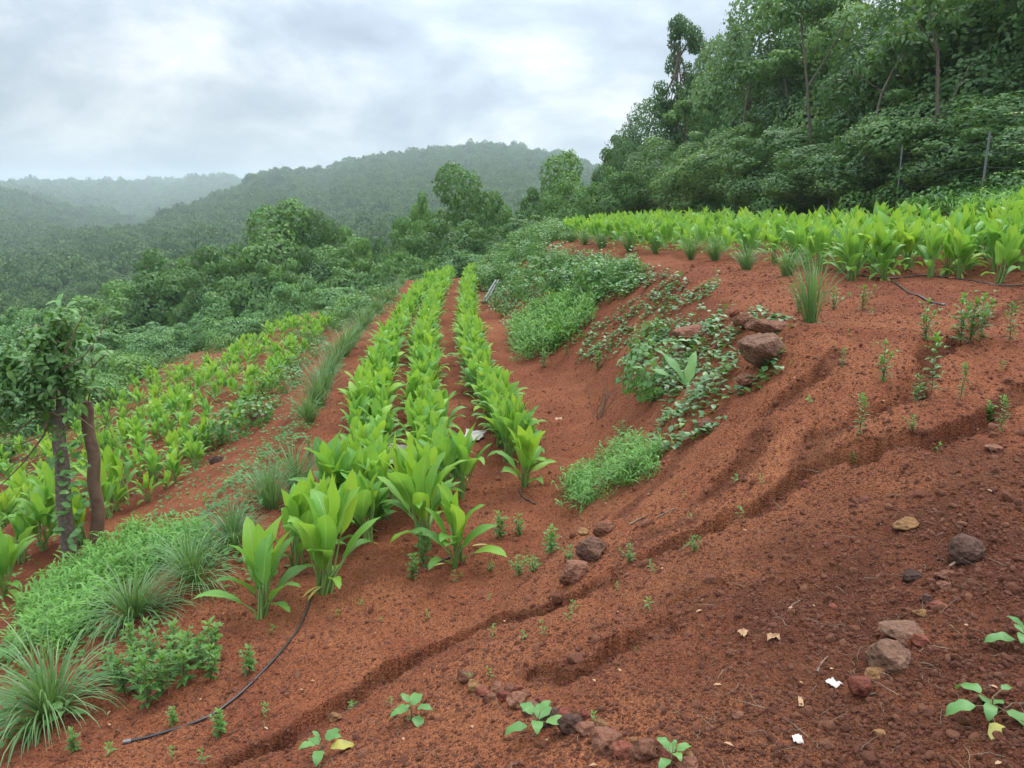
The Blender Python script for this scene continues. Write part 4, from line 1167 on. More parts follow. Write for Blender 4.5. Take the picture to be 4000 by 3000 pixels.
# ------------------------------------------------------------------ sapling pair at the left
def P3(u, v, D):
    a, b, c = ray(u, v); t = D / b; return np.array([float(a * t), float(b * t), float(c * t)])
D0 = 7.35
def knots(wb, q):
    for a in wb.V:
        k = 1 + .09 * fbm(a[:, 0] * 22 + 5, a[:, 2] * 7 + a[:, 1] * 9, 3)
        c = a.reshape(-1, 12, 3).mean(1, keepdims=True) if len(a) % 12 == 0 else None
        if c is not None: a[:] = (c + (a.reshape(-1, 12, 3) - c) * k.reshape(-1, 12, 1)).reshape(-1, 3)
x0, y0 = G(150, 1212); D0 = y0
base = np.array([x0, y0, Hp(x0, y0)])
e = empty('sapling', base); tag(e, 'small tree with mottled dark trunk and leafy crown at the left edge', 'tree')
wb = MB()
tr = [P3(150, 1225, D0), P3(143, 1120, D0), P3(132, 1010, D0), P3(128, 920, D0 + .05), P3(134, 840, D0 + .1), P3(128, 740, D0 + .1), P3(110, 680, D0 + .1)]
tr = np.array(tr); tv = np.linspace(0, 6, 25); trf = np.stack([np.interp(tv, range(7), tr[:, i]) for i in range(3)], 1); trf[:, 0] += .012 * np.sin(tv * 4)
tube(wb, trf - base, np.interp(tv, range(7), [.094, .080, .076, .066, .05, .03, .015]), 12)
q_ = np.random.default_rng(3); knots(wb, q_)
link('trunk', wb.mesh('trunk', [M['bark']]), e)
wb = MB()
for pl, r0 in [([(135, 900), (108, 890), (70, 905), (40, 930), (-20, 950)], .014), ([(108, 890), (95, 940), (50, 1000), (-10, 1060)], .016), ([(95, 940), (40, 960), (-20, 955)], .01),
               ([(60, 985), (20, 1010), (-20, 1060)], .009), ([(130, 850), (90, 800), (40, 780), (-20, 800)], .014), ([(130, 780), (160, 720), (180, 680)], .012), ([(128, 740), (80, 700), (40, 720)], .01),
               ([(134, 860), (60, 860), (-10, 870)], .012), ([(132, 800), (180, 770), (205, 740)], .01), ([(140, 930), (170, 900), (215, 935), (240, 905)], .005)]:
    pts = np.array([P3(u, v, D0 - .1 + .08 * k * (1 if pl[-1][0] < 100 else -1)) for k, (u, v) in enumerate(pl)]) - base
    tube(wb, pts, np.linspace(r0, r0 * .35, len(pts)), 6)
link('branches', wb.mesh('branches', [M['twig']]), e)
r = np.random.default_rng(41)
lobes = []
for u, v, w in [(110, 760, 50), (150, 730, 40), (60, 790, 48), (20, 790, 45), (100, 830, 50), (150, 800, 45), (60, 860, 42), (130, 690, 26), (20, 870, 35), (-20, 830, 40), (170, 840, 30), (100, 900, 32), (-15, 900, 35)]:
    c = P3(u, v, D0 + .1 + r.normal(0, .12)) - base; q = w * S / F * D0
    lobes.append((tuple(c), (q, q * 1.1, q)))
ex = []
for c, q in lobes:
    for _ in range(3):
        d = nrm(r.normal(size=3) + [0, 0, .3]); w_ = q[0] * r.uniform(.3, .55); ex.append((tuple(np.array(c) + d * q[0] * r.uniform(.6, 1.15)), (w_, w_, w_ * .8)))
lobes = [(c, tuple(np.array(q) * .72)) for c, q in lobes] + ex
P, N, k = lobe_cloud(lobes, 1500, r, .5, inner=.5, keep=.4)
mb = MB()
def compound(mb, P, N, L, r, tint, wr=.3, m=3, droop=.6):
    for j in range(m):
        T = nrm(np.cross(N, r.normal(size=P.shape))); D = nrm(T + N * .5 + [0, 0, -.25])
        n = len(P)
        blades(mb, P + r.normal(0, .01, P.shape), D, L * r.uniform(.7, 1.2, n), L * wr, R(60) * droop * r.uniform(.4, 1.6, n), fold=.25, prof='ovate', nt=5, tint=np.clip(tint + r.normal(0, .13, n), 0, 1), upn=nrm(N * .6 + [0, 0, .9]), r=r)
compound(mb, P, N, .10, r, np.clip(.38 + .35 * (P[:, 2] - P[:, 2].mean()), .1, .9), .22, 2)
link('crown', mb.mesh('crown', [M['sapl']]), e)
mb = MB(); P = []
for u, v in [(125, 650), (145, 665), (128, 690), (60, 770), (75, 785), (150, 780), (110, 800), (190, 740), (150, 900), (120, 930), (165, 950), (130, 980), (100, 910), (215, 765), (165, 810), (185, 820), (195, 840), (175, 870), (20, 800), (65, 740), (90, 740), (230, 755), (200, 800)]:
    P.append(P3(u, v, D0 - .12) - base)
P = np.array(P); compound(mb, P, nrm(r.normal(size=P.shape) * .5 + [0, -.5, .6]), .15, r, .85, .2, 3, .9)
link('young_leaves', mb.mesh('young_leaves', [M['seedling']]), e)['label'] = 'larger pale yellow green young leaves'
# vine on the trunk
mb = MB(); P = np.array([P3(u, v, D0 - .16) for u, v in [(150, 1015), (135, 1030), (162, 1040), (150, 1065), (140, 1110), (165, 1140), (172, 1150), (120, 1145), (150, 1095), (185, 1010), (175, 1080), (165, 1105), (145, 930), (120, 950), (150, 960), (135, 985), (160, 990), (110, 1000), (140, 1050), (155, 1175)]]) - base
compound(mb, P, nrm(r.normal(size=P.shape) * .4 + [0, -.7, .5]), .10, r, .5, .34, 3)
link('trunk_vine', mb.mesh('trunk_vine', [M['creep']]), e)
# neighbouring topped trunk
x1, y1 = G(214, 1178); b1 = np.array([x1, y1, Hp(x1, y1)])
e = empty('topped_sapling', b1); tag(e, 'reddish brown topped trunk beside the leafy sapling, with sprouts at its cut head', 'tree')
wb = MB(); tv = np.linspace(0, 1, 16); pu = np.interp(tv, [0, .3, .65, .95, 1], [214, 209, 200, 188, 184]); pv = np.interp(tv, [0, .3, .65, .95, 1], [1190, 1090, 980, 880, 868])
tube(wb, np.array([P3(a + 3 * math.sin(b / 19), b, y1) for a, b in zip(pu, pv)]) - b1, np.interp(tv, [0, .3, .65, .95, 1], [.08, .071, .068, .064, .05]), 12); knots(wb, None)
link('trunk', wb.mesh('trunk', [M['barkred']]), e)
wb = MB()
for pl in [[(188, 880), (175, 830), (172, 770)], [(190, 875), (200, 800), (192, 720)], [(190, 880), (230, 840), (270, 880), (300, 900), (330, 870)], [(190, 830), (240, 870), (225, 930)], [(192, 800), (235, 760), (237, 745)], [(200, 820), (225, 900), (250, 960), (290, 990), (320, 960)], [(197, 760), (225, 700), (236, 680)]]:
    pts = np.array([P3(u, v, y1 + .05 * k) for k, (u, v) in enumerate(pl)]) - b1
    tube(wb, pts, np.linspace(.011, .003, len(pts)) if len(pl) < 4 else .004, 5)
link('sprouts', wb.mesh('sprouts', [M['twig']]), e)
mb = MB(); P = np.array([P3(u, v, y1 + .0) for u, v in [(175, 780), (195, 770), (180, 820), (205, 850), (190, 730), (215, 750), (170, 860), (200, 820), (222, 770), (185, 800)]]) - b1
compound(mb, P, nrm(r.normal(size=P.shape) * .6 + [0, -.5, .5]), .11, r, .6, .26, 5)
link('leaves', mb.mesh('leaves', [M['seedling']]), e)

# ------------------------------------------------------------------ low plant cover (uncountable)
r = np.random.default_rng(51)
tf = protos('leafy_grass', [make_tuft(700 + i) for i in range(4)])
for nm, poly, den, sc0, lab in [
   ('leafy_ground_cover', [(60, 1395), (60, 1310), (150, 1240), (235, 1195), (300, 1165), (400, 1165), (470, 1200), (440, 1235), (350, 1240), (250, 1300), (170, 1390), (120, 1440)], 95, 1.0, 'bright leafy grass spreading under the sapling at the left'),
   ('lush_grass_mound', [(1108, 750), (1120, 700), (1180, 665), (1260, 650), (1290, 690), (1250, 730), (1190, 760), (1140, 785)], 45, 1.55, 'lush bright green grass mound on the bank right of the rows'),
   ('bank_grass_patch', [(1215, 1108), (1250, 1040), (1310, 985), (1350, 965), (1440, 975), (1430, 1030), (1370, 1050), (1290, 1085)], 85, .85, 'bright leafy grass patch on the lower bank beside the right row'),
   ('fence_grass', [(1780, 460), (1800, 420), (1860, 400), (1940, 430), (2040, 420), (2130, 430), (2212, 440), (2212, 470)], 14, 2.0, 'bright grass growing along the fence above the upper field')]:
    if nm == 'fence_grass':
        uu = r.uniform(1760, 2290, 900); DD = r.uniform(14.5, 20, 900); kk = fbm(uu / 90, DD / 3, 2) > -.25; xx, yy = at(uu[kk], DD[kk]); m_ = xx > 9.6; P = np.stack([xx[m_], yy[m_], H(xx[m_], yy[m_])], -1)
    else: P = region(poly, den, r=r)
    n = len(P)
    scatter(nm, tf, P, rz(n, r, .2), r.uniform(.75, 1.25, n) * sc0, lab, r); print(nm, n)
# creepers: single oval leaves lying over the bank
def creeper(nm, polys, lab, leaf, mt='creep', hmax=.12):
    mb = MB(); tot = 0
    for poly, den, lift in polys:
        P = region(poly, den, r=r); n = len(P)
        if not n: continue
        patch = fbm(P[:, 0] * 1.9, P[:, 1] * 1.9, 3); keep = patch > -.18 - .2 * (lift > .2) ; P = P[keep]; patch = patch[keep]; n = len(P)
        h = np.clip(patch + .35, 0, 1) * lift * r.uniform(.25, 1, n) ** .6; P[:, 2] += h
        az = r.uniform(0, 6.28, n)
        tint = np.clip(.38 + .25 * fbm(P[:, 0] * 1.1 + 9, P[:, 1] * 1.1, 2) + r.normal(0, .14, n) + (r.random(n) < .04) * .5, 0, 1)
        blades(mb, P, dirs(az, r.normal(.1, .35, n)), leaf * r.uniform(.55, 1.3, n), leaf * .36, R(45) * r.uniform(0, 1.5, n), fold=.2, prof='ovate', nt=4, tint=tint, r=r)
        tot += n
    o = link(nm, mb.mesh(nm, [M[mt]])); tag(o, lab, 'creepers', kind='stuff'); print(nm, tot)
creeper('bank_creepers', [([(1045, 640), (1040, 560), (1100, 520), (1200, 505), (1260, 545), (1370, 565), (1400, 590), (1330, 630), (1290, 650), (1200, 655), (1120, 720), (1110, 770), (1080, 720)], 520, .55), ([(1190, 560), (1260, 560), (1380, 580), (1410, 610), (1340, 650), (1290, 660), (1210, 665)], 560, .4)], 'tall tangle of creepers and bushes on the bank right of the rows', .085)
creeper('slope_creepers', [
   ([(1335, 800), (1360, 760), (1400, 715), (1450, 700), (1560, 690), (1600, 720), (1590, 800), (1560, 860), (1500, 880), (1440, 880), (1360, 840)], 520, .22),
   ([(1290, 700), (1390, 640), (1480, 610), (1560, 600), (1540, 640), (1440, 690), (1400, 720), (1330, 770), (1260, 790), (1220, 750)], 420, .16),
   ([(1500, 665), (1600, 665), (1720, 690), (1700, 730), (1590, 700)], 420, .12),
   ([(1430, 880), (1560, 850), (1650, 790), (1700, 740), (1690, 790), (1600, 880), (1520, 930), (1440, 980), (1400, 990)], 480, .15),
   ([(1250, 550), (1300, 560), (1480, 600), (1440, 640), (1380, 620), (1300, 640)], 420, .18)],
   'creepers with oval leaves trailing over the bank around the boulders', .075)
creeper('edge_weeds', [
   ([(400, 1190), (400, 1140), (450, 1080), (560, 985), (640, 900), (700, 810), (780, 690), (850, 620), (880, 600), (850, 660), (770, 740), (720, 830), (680, 930), (640, 990), (600, 1060), (560, 1130), (520, 1230), (420, 1250), (380, 1180)], 300, .26),
   ([(240, 1170), (330, 1090), (450, 980), (560, 880), (660, 790), (640, 900), (540, 990), (440, 1090), (400, 1180), (300, 1180)], 70, .1),
   ([(400, 1240), (520, 1200), (600, 1180), (640, 1230), (530, 1290), (440, 1300)], 60, .06),
   ([(-20, 1380), (40, 1400), (80, 1500), (60, 1560), (20, 1600), (-20, 1660)], 420, .25),
   ([(100, 1330), (230, 1340), (330, 1330), (380, 1360), (300, 1440), (240, 1480), (150, 1480)], 220, .12)],
   'mixed low weeds and creepers on the earth bank left of the rows', .062, 'weed')
creeper('terrace_weeds', [
   ([(0, 1300), (0, 940), (130, 860), (300, 800), (480, 745), (640, 680), (740, 640), (760, 680), (640, 810), (560, 880), (400, 1010), (250, 1110), (120, 1200)], 200, .22)],
   'low weeds between the turmeric plants of the left terraces', .07, 'weed')
# scattered bushes thickening the bank and the terrace edges
pb2 = protos('bank_bush', [make_bush(720 + i, .4, .45, 420, .065, 'creep') for i in range(2)] + [make_bush(725, .4, .45, 460, .05, 'weed')])
P1 = region([(1048, 620), (1045, 560), (1100, 515), (1200, 500), (1235, 530), (1180, 560), (1200, 620), (1120, 680), (1090, 690)], 3.2, r=r)
P2 = region([(620, 860), (720, 760), (830, 650), (760, 650), (660, 720), (600, 800), (560, 860), (420, 990), (460, 1000)], 1.3, r=r)
P3_ = region([(1340, 800), (1400, 750), (1460, 780), (1460, 850), (1380, 850)], 3.2, r=r)
P4_ = region([(0, 960), (130, 870), (300, 800), (480, 750), (640, 690), (620, 640), (400, 700), (200, 760), (0, 860)], 1.0, r=r)
P5_ = region([(1190, 575), (1300, 575), (1400, 600), (1330, 650), (1280, 680), (1200, 670)], 3.0, r=r)
P6_ = region([(260, 1170), (420, 1050), (600, 880), (700, 780), (660, 900), (600, 1010), (520, 1110), (430, 1200)], 1.6, r=r)
P = np.concatenate([P1, P2, P3_, P4_, P5_]); n = len(P)
scatter('bank_bushes', pb2, P, rz(n, r, .2), r.uniform(.6, 1.5, n), 'leafy bushes thickening the banks between the terraces', r)

# ------------------------------------------------------------------ single weeds
WV = [make_weed(800, .32, 3, .085), make_weed(801, .28, 4, .07), make_weed(802, .42, 2, .075, .2), make_weed(803, .22, 5, .055, .9), make_weed(804, .26, 3, .085, .6, .24)]
w0 = {}
def weed(v, u, vv, s, lab, grp='upright weeds on the bare soil'):
    x, y = G(u, vv)
    if v not in w0:
        e = empty('weed', (0, 0, 0)); link('stem', WV[v][1], e); link('leaves', WV[v][0], e); w0[v] = e; o = e
    else: o = copy_tree(w0[v])
    o.location = (x, y, Hp(x, y)); o.scale = (s,) * 3; o.rotation_euler = (0, 0, rng.uniform(0, 6.28)); tag(o, lab, 'weed', grp)
for a in [(0, 2075, 735, 1.1, 'weed merged with the left side of the bushiest weed on the right slope'), (0, 2118, 735, 1.0, 'weed merged with the right side of the bushiest weed on the right slope'), (1, 2093, 748, 1.15, 'bushiest weed among those on the right slope, below the hose'), (0, 1998, 742, .85, 'slim weed left of the bushiest weed on the right slope'), (2, 2012, 848, .95, 'tall spiky weed in the deep rill on the right slope'),
   (0, 1908, 818, .75, 'weed on the bare slope left of the tall spiky one'), (2, 2178, 750, .7, 'thin weed at the right edge below the upper field'), (2, 1855, 948, .6, 'weed with broad lower leaves between the two long rills'),
   (1, 1862, 672, .8, 'weed right of the lone tall lemongrass clump'), (3, 1800, 670, 1.0, 'spreading low weed directly right of the lone lemongrass clump'), (0, 1985, 838, .6, 'short weed touching the tall spiky one on its left'),
   (2, 2075, 860, .55, 'pale thin weed right of the tall spiky one'), (2, 1820, 790, .35, 'tiny weed below the boulders on the bare slope'), (3, 1970, 932, .4, 'tiny weed above the longest rill'),
   (4, 2140, 872, .45, 'small weed at the right end of the longest rill'), (2, 2160, 935, .5, 'weed rooted in the longest rill near the right edge'), (1, 1725, 672, .9, 'bright lobed leaf weed just left of the lone lemongrass clump'),
   (0, 915, 1225, .85, 'light green weed at the foot of the middle row front plants'), (1, 890, 1255, .7, 'low weed left of the middle row front plants'), (4, 1190, 1200, .75, 'broad leaved weed left of the boulder pile'),
   (4, 1080, 1160, .8, 'lone weed on the soil between the middle row and the boulder pile'), (4, 1120, 1155, .6, 'second small weed beside the lone one before the boulder pile'),
   (3, 1230, 1215, .5, 'small grassy weed touching the boulder pile'), (3, 1120, 1245, .7, 'flat grassy weed below the lone weeds'), (3, 1150, 1240, .6, 'flat grassy weed nearest the lowest boulder'),
   (3, 1060, 1235, .4, 'tiny grassy weed right of the yellow withered plant'), (4, 540, 1460, .6, 'small weed with yellow edges by the bend of the hose'), (4, 475, 1580, .5, 'wilted weed on the near side of the hose'),
   (3, 1360, 1215, .5, 'small weed right of the boulder pile'), (3, 1500, 1195, .4, 'tiny sprout above the scrap leaves right of the boulders'), (4, 160, 1620, .45, 'tiny sprout in the bottom left corner'),
   (4, 375, 1565, .35, 'sprout between the wilted weed and the hose end'), (4, 60, 1590, .5, 'sprout near the left frame edge at the bottom'), (3, 1345, 945, .8, 'weed at the foot of the bank beside the dry twigs'), (0, 1175, 795, 1.0, 'weed hanging on the bank foot by the lush grass mound'),
   (1, 1290, 800, 1.0, 'ferny light green weed at the tip of the bank bush'), (1, 670, 1000, .9, 'weed between the lemongrass and the left row'), (0, 480, 960, 1.4, 'dark bushy weed standing up on the lower terrace')]:
    weed(*a)
for i, (u, v) in enumerate([(250, 1440), (290, 1400), (330, 1420), (370, 1440), (400, 1460), (440, 1430), (460, 1400), (350, 1480), (300, 1470), (410, 1410), (320, 1500), (270, 1475), (380, 1395), (455, 1450)]):
    weed(i % 2 if i % 3 else 4, u, v + 25, rng.uniform(.7, .95), 'leafy weed in the patch right of the big lemongrass clump', 'leafy weeds patch by the hose')
# tiny sprouts
P = region([(1230, 1130), (1750, 700), (2212, 660), (2212, 1000), (1500, 1300), (1600, 1659), (500, 1659), (0, 1659), (500, 1300), (900, 1300)], 3.0, r=r)
ps = protos('sprout', [make_weed(830 + i, .07, 1, .04)[0] for i in range(3)]); n = len(P)
scatter('sprouts', ps, P, rz(n, r, .2), r.uniform(.35, 1.0, n), 'tiny green sprouts sprinkled over the bare soil', r); print('sprouts', n)

# seedlings with broad lobed leaves
def seedling(u, v, s, lab, seed, yel=False, droop=0):
    q = np.random.default_rng(seed); x, y = G(u, v); e = empty('seedling', (x, y, Hp(x, y)), q.uniform(0, 6), s); tag(e, lab, 'seedling', 'broad leaved seedlings in the front soil')
    st = MB(); lf = MB(); yl = MB(); h = .10
    tube(st, [(0, 0, -.02), (.003, 0, h)], [.006, .004], 6)
    n = 7
    for i in range(n):
        az = i * 2.4 + q.normal(0, .2); t = i / n; el = R(60 - 60 * t + q.normal(0, 8) - droop); z = h * (1 - .55 * t)
        d = dirs(az, el); b = np.array([0, 0, z]); tip = b + d * .05
        tube(st, [b, tip], .002, 4, cap=False)
        L = (.06 + .11 * t ** .6) * q.uniform(.85, 1.1)
        tgt = yl if (yel and i == n - 1) else lf
        blades(tgt, tip, dirs(az, el * .6), L, L * .27, R(50 + 20 * q.random()), fold=.22, prof='ovate', nt=13, tint=q.uniform(.3, .8), wave=.10, r=q)
    link('stem', st.mesh('stem', [M['weedstem']]), e); link('leaves', lf.mesh('leaves', [M['seedling']]), e)
    if yel: link('withered_leaf', yl.mesh('withered_leaf', [M['yellow_leaf']]), e)['label'] = 'yellow withered leaf'
seedling(890, 1560, 0.78, 'seedling in the front soil left of the stone line', 1)
seedling(1160, 1592, 0.82, 'seedling touching the stone line with one leaf hanging low', 2)
seedling(697, 1640, 0.82, 'seedling with a yellow leaf at the bottom edge', 3, True)
seedling(1450, 1662, 0.57, 'seedling cut by the bottom edge next to the ochre stone', 4)
seedling(2135, 1560, 0.90, 'drooping seedling with a yellow leaf in the dark soil bottom right', 5, True, 35)
seedling(2212, 1400, 0.66, 'seedling at the right edge above the drooping one', 6)
seedling(140, 1548, 0.74, 'broad oval leaved seedling in front of the biggest lemongrass clump', 8)
# big leaved plant on the bank
x, y = G(1485, 830); e = empty('rosette_plant', (x, y, Hp(x, y))); tag(e, 'rosette of long pale saw edged leaves among the creepers below the boulders', 'plant')
lf = MB()
for az, el, L, t in [(-1.3, 25, .62, .5), (-.6, 42, .60, .5), (.45, 55, .45, .95), (.95, 35, .5, .45)]:
    blades(lf, np.zeros(3), dirs(az, R(el)), L, .062, R(25), fold=.3, prof='lance', nt=15, tint=t, wave=.2)
link('leaves', lf.mesh('leaves', [M['seedling']]), e)
# dry shrub at the foot of the bank
x, y = G(1290, 905); e = empty('dry_shrub', (x, y, Hp(x, y))); tag(e, 'leafless dry shrub at the foot of the bank right of the rows', 'shrub')
wb = MB(); q = np.random.default_rng(9)
for i in range(9):
    a = q.uniform(0, 6.28); p = np.array([math.cos(a), math.sin(a), 0]) * .05; pts = [p]
    for j in range(4): p = p + np.array([math.cos(a) * .06, math.sin(a) * .06, .13]) + q.normal(0, .035, 3); pts.append(p)
    tube(wb, pts, [.006, .005, .004, .003, .0015], 4)
    b = pts[2]; tube(wb, [b, b + q.normal(0, .08, 3) + [0, 0, .08], b + q.normal(0, .12, 3) + [0, 0, .14]], [.003, .002, .001], 3)
link('branches', wb.mesh('branches', [M['twig']]), e)
# ferny branch hanging in from the right edge
x, y = at(2260, 12.5); e = empty('feathery_shrub', (x, y, Hp(x, y))); tag(e, 'feathery bright green branches reaching in at the right edge', 'shrub')
wb = MB(); lf = MB(); q = np.random.default_rng(19)
for i in range(9):
    z1 = .9 + .25 * i; a0 = R(-120 + q.normal(0, 14)); d = dirs(a0, R(25)); p0 = np.array([.2, 0, z1 * .7]); L_ = q.uniform(.9, 1.3)
    ts = np.linspace(0, 1, 14); P = p0 + d * (ts * L_)[:, None] + np.array([0, 0, -.35]) * (ts ** 2)[:, None]
    tube(wb, P[::3], .006, 4)
    for sg in (-1, 1):
        blades(lf, P[2:], dirs(a0 + sg * 1.1, R(-8)) + r.normal(0, .1, (12, 3)), .20 * (1.15 - ts[2:]), .022, R(40), prof='lance', nt=5, tint=r.uniform(.6, 1, 12))
tube(wb, [(.2, 0, -.1), (.25, 0, 1.5), (.2, 0, 2.8)], [.03, .025, .01], 6)
link('branches', wb.mesh('branches', [M['twig']]), e); link('leaves', lf.mesh('leaves', [M['coverleaf']]), e)

# ------------------------------------------------------------------ rocks
import bmesh
def ico(sub):
    bm = bmesh.new(); bmesh.ops.create_icosphere(bm, subdivisions=sub, radius=1)
    V = np.array([v.co[:] for v in bm.verts]); Fv = np.array([[v.index for v in f.verts] for f in bm.faces]); bm.free(); return V, Fv
I2, I4 = ico(2), ico(4)
def rock_mesh(seed, sub=I4, sx=1, sy=1, sz=.75, rough=1.0, mt='rock_brown', facets=15):
    q = np.random.default_rng(seed); V, Fv = sub; V = V.copy()
    for _ in range(facets):            # knock flat faces off the ball
        n = nrm(q.normal(size=3)); dd = q.uniform(.58, .86); k = V @ n
        V -= np.clip(k - dd, 0, None)[:, None] * n * .85
    o = q.uniform(0, 50)
    n_ = .12 * fbm(V[:, 0] * 1.6 + o, V[:, 1] * 1.6 + V[:, 2] * 1.3, 3) + .07 * fbm(V[:, 0] * 5 + V[:, 2] * 3 + o, V[:, 1] * 5 - V[:, 2] * 3, 4)
    V *= (1 + rough * n_)[:, None]
    return mesh_np('stone', V * [sx, sy, sz], [Fv], [M[mt]])
def rock(name, u, v, wpx, hpx, mt, lab, cat, grp=None, seed=0, flat=1.0, up=.0, sub=I4, rough=1.0):
    """u, v: centre in the photo; wpx, hpx: size in the photo (display px)"""
    x, y = G(u, v + hpx * .32); z = Hp(x, y); d = y * CP - z * SP
    w = wpx * S / F * d / 2; h = hpx * S / F * d / 2
    o = link(name, rock_mesh(seed, sub, w * 1.06, w * .92, max(h * 1.02, w * .3) * flat, rough, mt), None, (x, y, z + h * (.42 + up)), (rng.normal(0, .08), rng.normal(0, .08), rng.uniform(-.3, .3)))
    tag(o, lab, cat, grp); return o
Z8 = lambda x, y: (719 + .335 * x, 1106 + .335 * y)
LINE = [(850,1050,100,'brown'),(910,1100,85,'ochre'),(965,1140,75,'red'),(1020,1190,80,'brown'),(1070,1155,75,'brown'),(1055,1108,60,'brown'),(1108,1200,80,'red'),(1145,1140,75,'brown'),(1195,1140,65,'red'),(1190,1212,110,'brown'),(1240,1185,55,'brown'),(1285,1250,115,'grey'),(1350,1222,70,'red'),(1390,1305,135,'dark'),(1480,1285,90,'red'),(1530,1352,155,'dark'),(1640,1392,115,'brown'),(1620,1312,65,'red'),(1755,1450,165,'brown'),(1735,1378,75,'ochre'),(1880,1512,125,'red'),(1930,1462,60,'ochre'),(2015,1532,145,'brown'),(2098,1500,65,'red'),(2160,1575,120,'red'),(2290,1625,120,'brown')]
for i, (a, b, dpx, c) in enumerate(LINE):
    u, v = Z8(a, b)
    if i in (0, 1, 11, 13, 15, 18, 20, 22):
        lab = {0: 'first stone at the upper left end of the stone line', 1: 'ochre stone second from the upper end of the stone line', 11: 'rounded grey stone behind the seedling in the stone line', 13: 'dark round stone in the middle of the stone line', 15: 'largest dark stone of the stone line', 18: 'long flat brown stone in the lower part of the stone line', 20: 'reddish block in the lower part of the stone line', 22: 'brown block near the bottom edge of the stone line'}[i]
    else: lab = 'small %s stone in the line of stones edging the front soil' % {'brown': 'brown', 'ochre': 'ochre', 'red': 'red', 'grey': 'grey', 'dark': 'dark'}[c]
    rock('stone', u, v, dpx * .45, dpx * .40, 'rock_' + c, lab, 'stone', 'stones laid in a line across the front soil', 900 + i, flat=.95, up=.02)
BR = [
 (1305, 1142, 52, 44, 'rock_brown', 'uppermost round boulder of the pile near the end of the rows', 'boulder'), (1280, 1190, 66, 60, 'rock_grey', 'grey boulder in the middle of the pile with two smaller stones on it', 'boulder'),
 (1240, 1232, 70, 62, 'rock_brown', 'lowest and largest brown boulder of the pile near the rows', 'boulder'),
 (1262, 1205, 38, 26, 'rock_dark', 'small dark grey stone wedged in the boulder pile', 'stone'), (1258, 1178, 30, 18, 'rock_ochre', 'small flat tan stone lying on the boulder pile', 'stone'),
 (2090, 1178, 84, 72, 'rock_dark', 'big dark porous boulder at the right of the bare slope', 'boulder'), (2040, 1235, 48, 18, 'rock_brown', 'flat brown stone below the big dark boulder', 'stone'), (2040, 1258, 38, 24, 'rock_brown', 'rounded brown stone under the flat one below the dark boulder', 'stone'),
 (2000, 1285, 28, 24, 'rock_dark', 'small black stone above the yellow stone', 'stone'), (2026, 1297, 38, 22, 'rock_red', 'pinkish red stone right of the small black one', 'stone'), (1992, 1314, 44, 20, 'rock_ochre', 'bright yellow ochre stone on the dark slope', 'stone'),
 (1950, 1354, 100, 40, 'rock_grey', 'flat olive brown boulder above the biggest slope boulder', 'boulder'), (1988, 1382, 44, 34, 'rock_red', 'red crumbly stone right of the biggest slope boulder', 'stone'), (1920, 1407, 104, 74, 'rock_grey', 'biggest grey boulder on the right slope', 'boulder'),
 (1890, 1451, 58, 22, 'rock_ochre', 'flat orange slab under the biggest slope boulder', 'stone'), (1856, 1478, 66, 60, 'rock_red', 'crumbly red boulder left of the orange slab', 'boulder'), (1957, 1130, 58, 34, 'rock_ochre', 'flat ochre stone sunk in the upper slope', 'stone'),
 (1970, 1236, 46, 28, 'rock_dark', 'dark clod like stone left of the rounded brown one', 'stone'), (1592, 1551, 26, 22, 'rock_brown', 'small brown stone alone in the gravelly soil', 'stone'), (1488, 1638, 32, 30, 'rock_ochre', 'orange ochre stone at the bottom edge', 'stone'),
 (1900, 1570, 28, 14, 'rock_ochre', 'small orange flake of stone in the dark soil', 'stone'), (1800, 1300, 20, 16, 'rock_red', 'small red stone in the churned soil', 'stone'),
 (1498, 722, 88, 56, 'rock_brown', 'brown boulder at the left among the creepers of the bank', 'boulder'), (1610, 697, 58, 40, 'rock_brown', 'pale boulder at the top of the bank', 'boulder'), (1655, 708, 96, 42, 'rock_brown', 'long pale slab between the bank boulders', 'boulder'),
 (1645, 765, 108, 84, 'rock_grey', 'largest boulder of the bank, with a dark shaded side', 'boulder'), (1586, 678, 32, 26, 'rock_red', 'small reddish stone at the top of the bank', 'stone'), (1522, 905, 40, 34, 'rock_brown', 'tan stone low on the bank above the bare slope', 'stone'),
 (1616, 822, 48, 32, 'rock_brown', 'brown stone under the largest bank boulder', 'stone'), (1405, 972, 42, 30, 'rock_grey', 'grey stone half hidden in the bank grass patch', 'stone'),
 (562, 893, 62, 62, 'rock_grey', 'weathered boulder on the bank left of the rows', 'boulder'), (470, 990, 36, 22, 'rock_dark', 'dark stone on the left bank below the weathered boulder', 'stone'), (288, 1136, 17, 14, 'rock_brown', 'small stone on the red path behind the saplings', 'stone'),
 (725, 1545, 30, 24, 'rock_ochre', 'small tan stone in the furrow at the bottom', 'stone'), (1745, 1010, 26, 22, 'rock_red', 'reddish orange stone lodged in the long rill', 'stone'), (2120, 1440, 18, 12, 'rock_red', 'pebble sized red stone right of the slope boulders', 'stone'),
 (2145, 965, 46, 16, 'rock_brown', 'flat stone flush with the soil at the upper right edge', 'stone'),
]
for i, (u, v, w, h, mt, lab, cat) in enumerate(BR):
    o = rock(cat, u, v, w, h, mt, lab, cat, None, 950 + i, rough=1.3 if w > 60 else 1.0, up=.35 if 1480 < u < 1700 and v < 830 else 0)
    if i == 3: o.location.z += .05; o.location.y -= .04
    if i == 4: o.location.z += .10
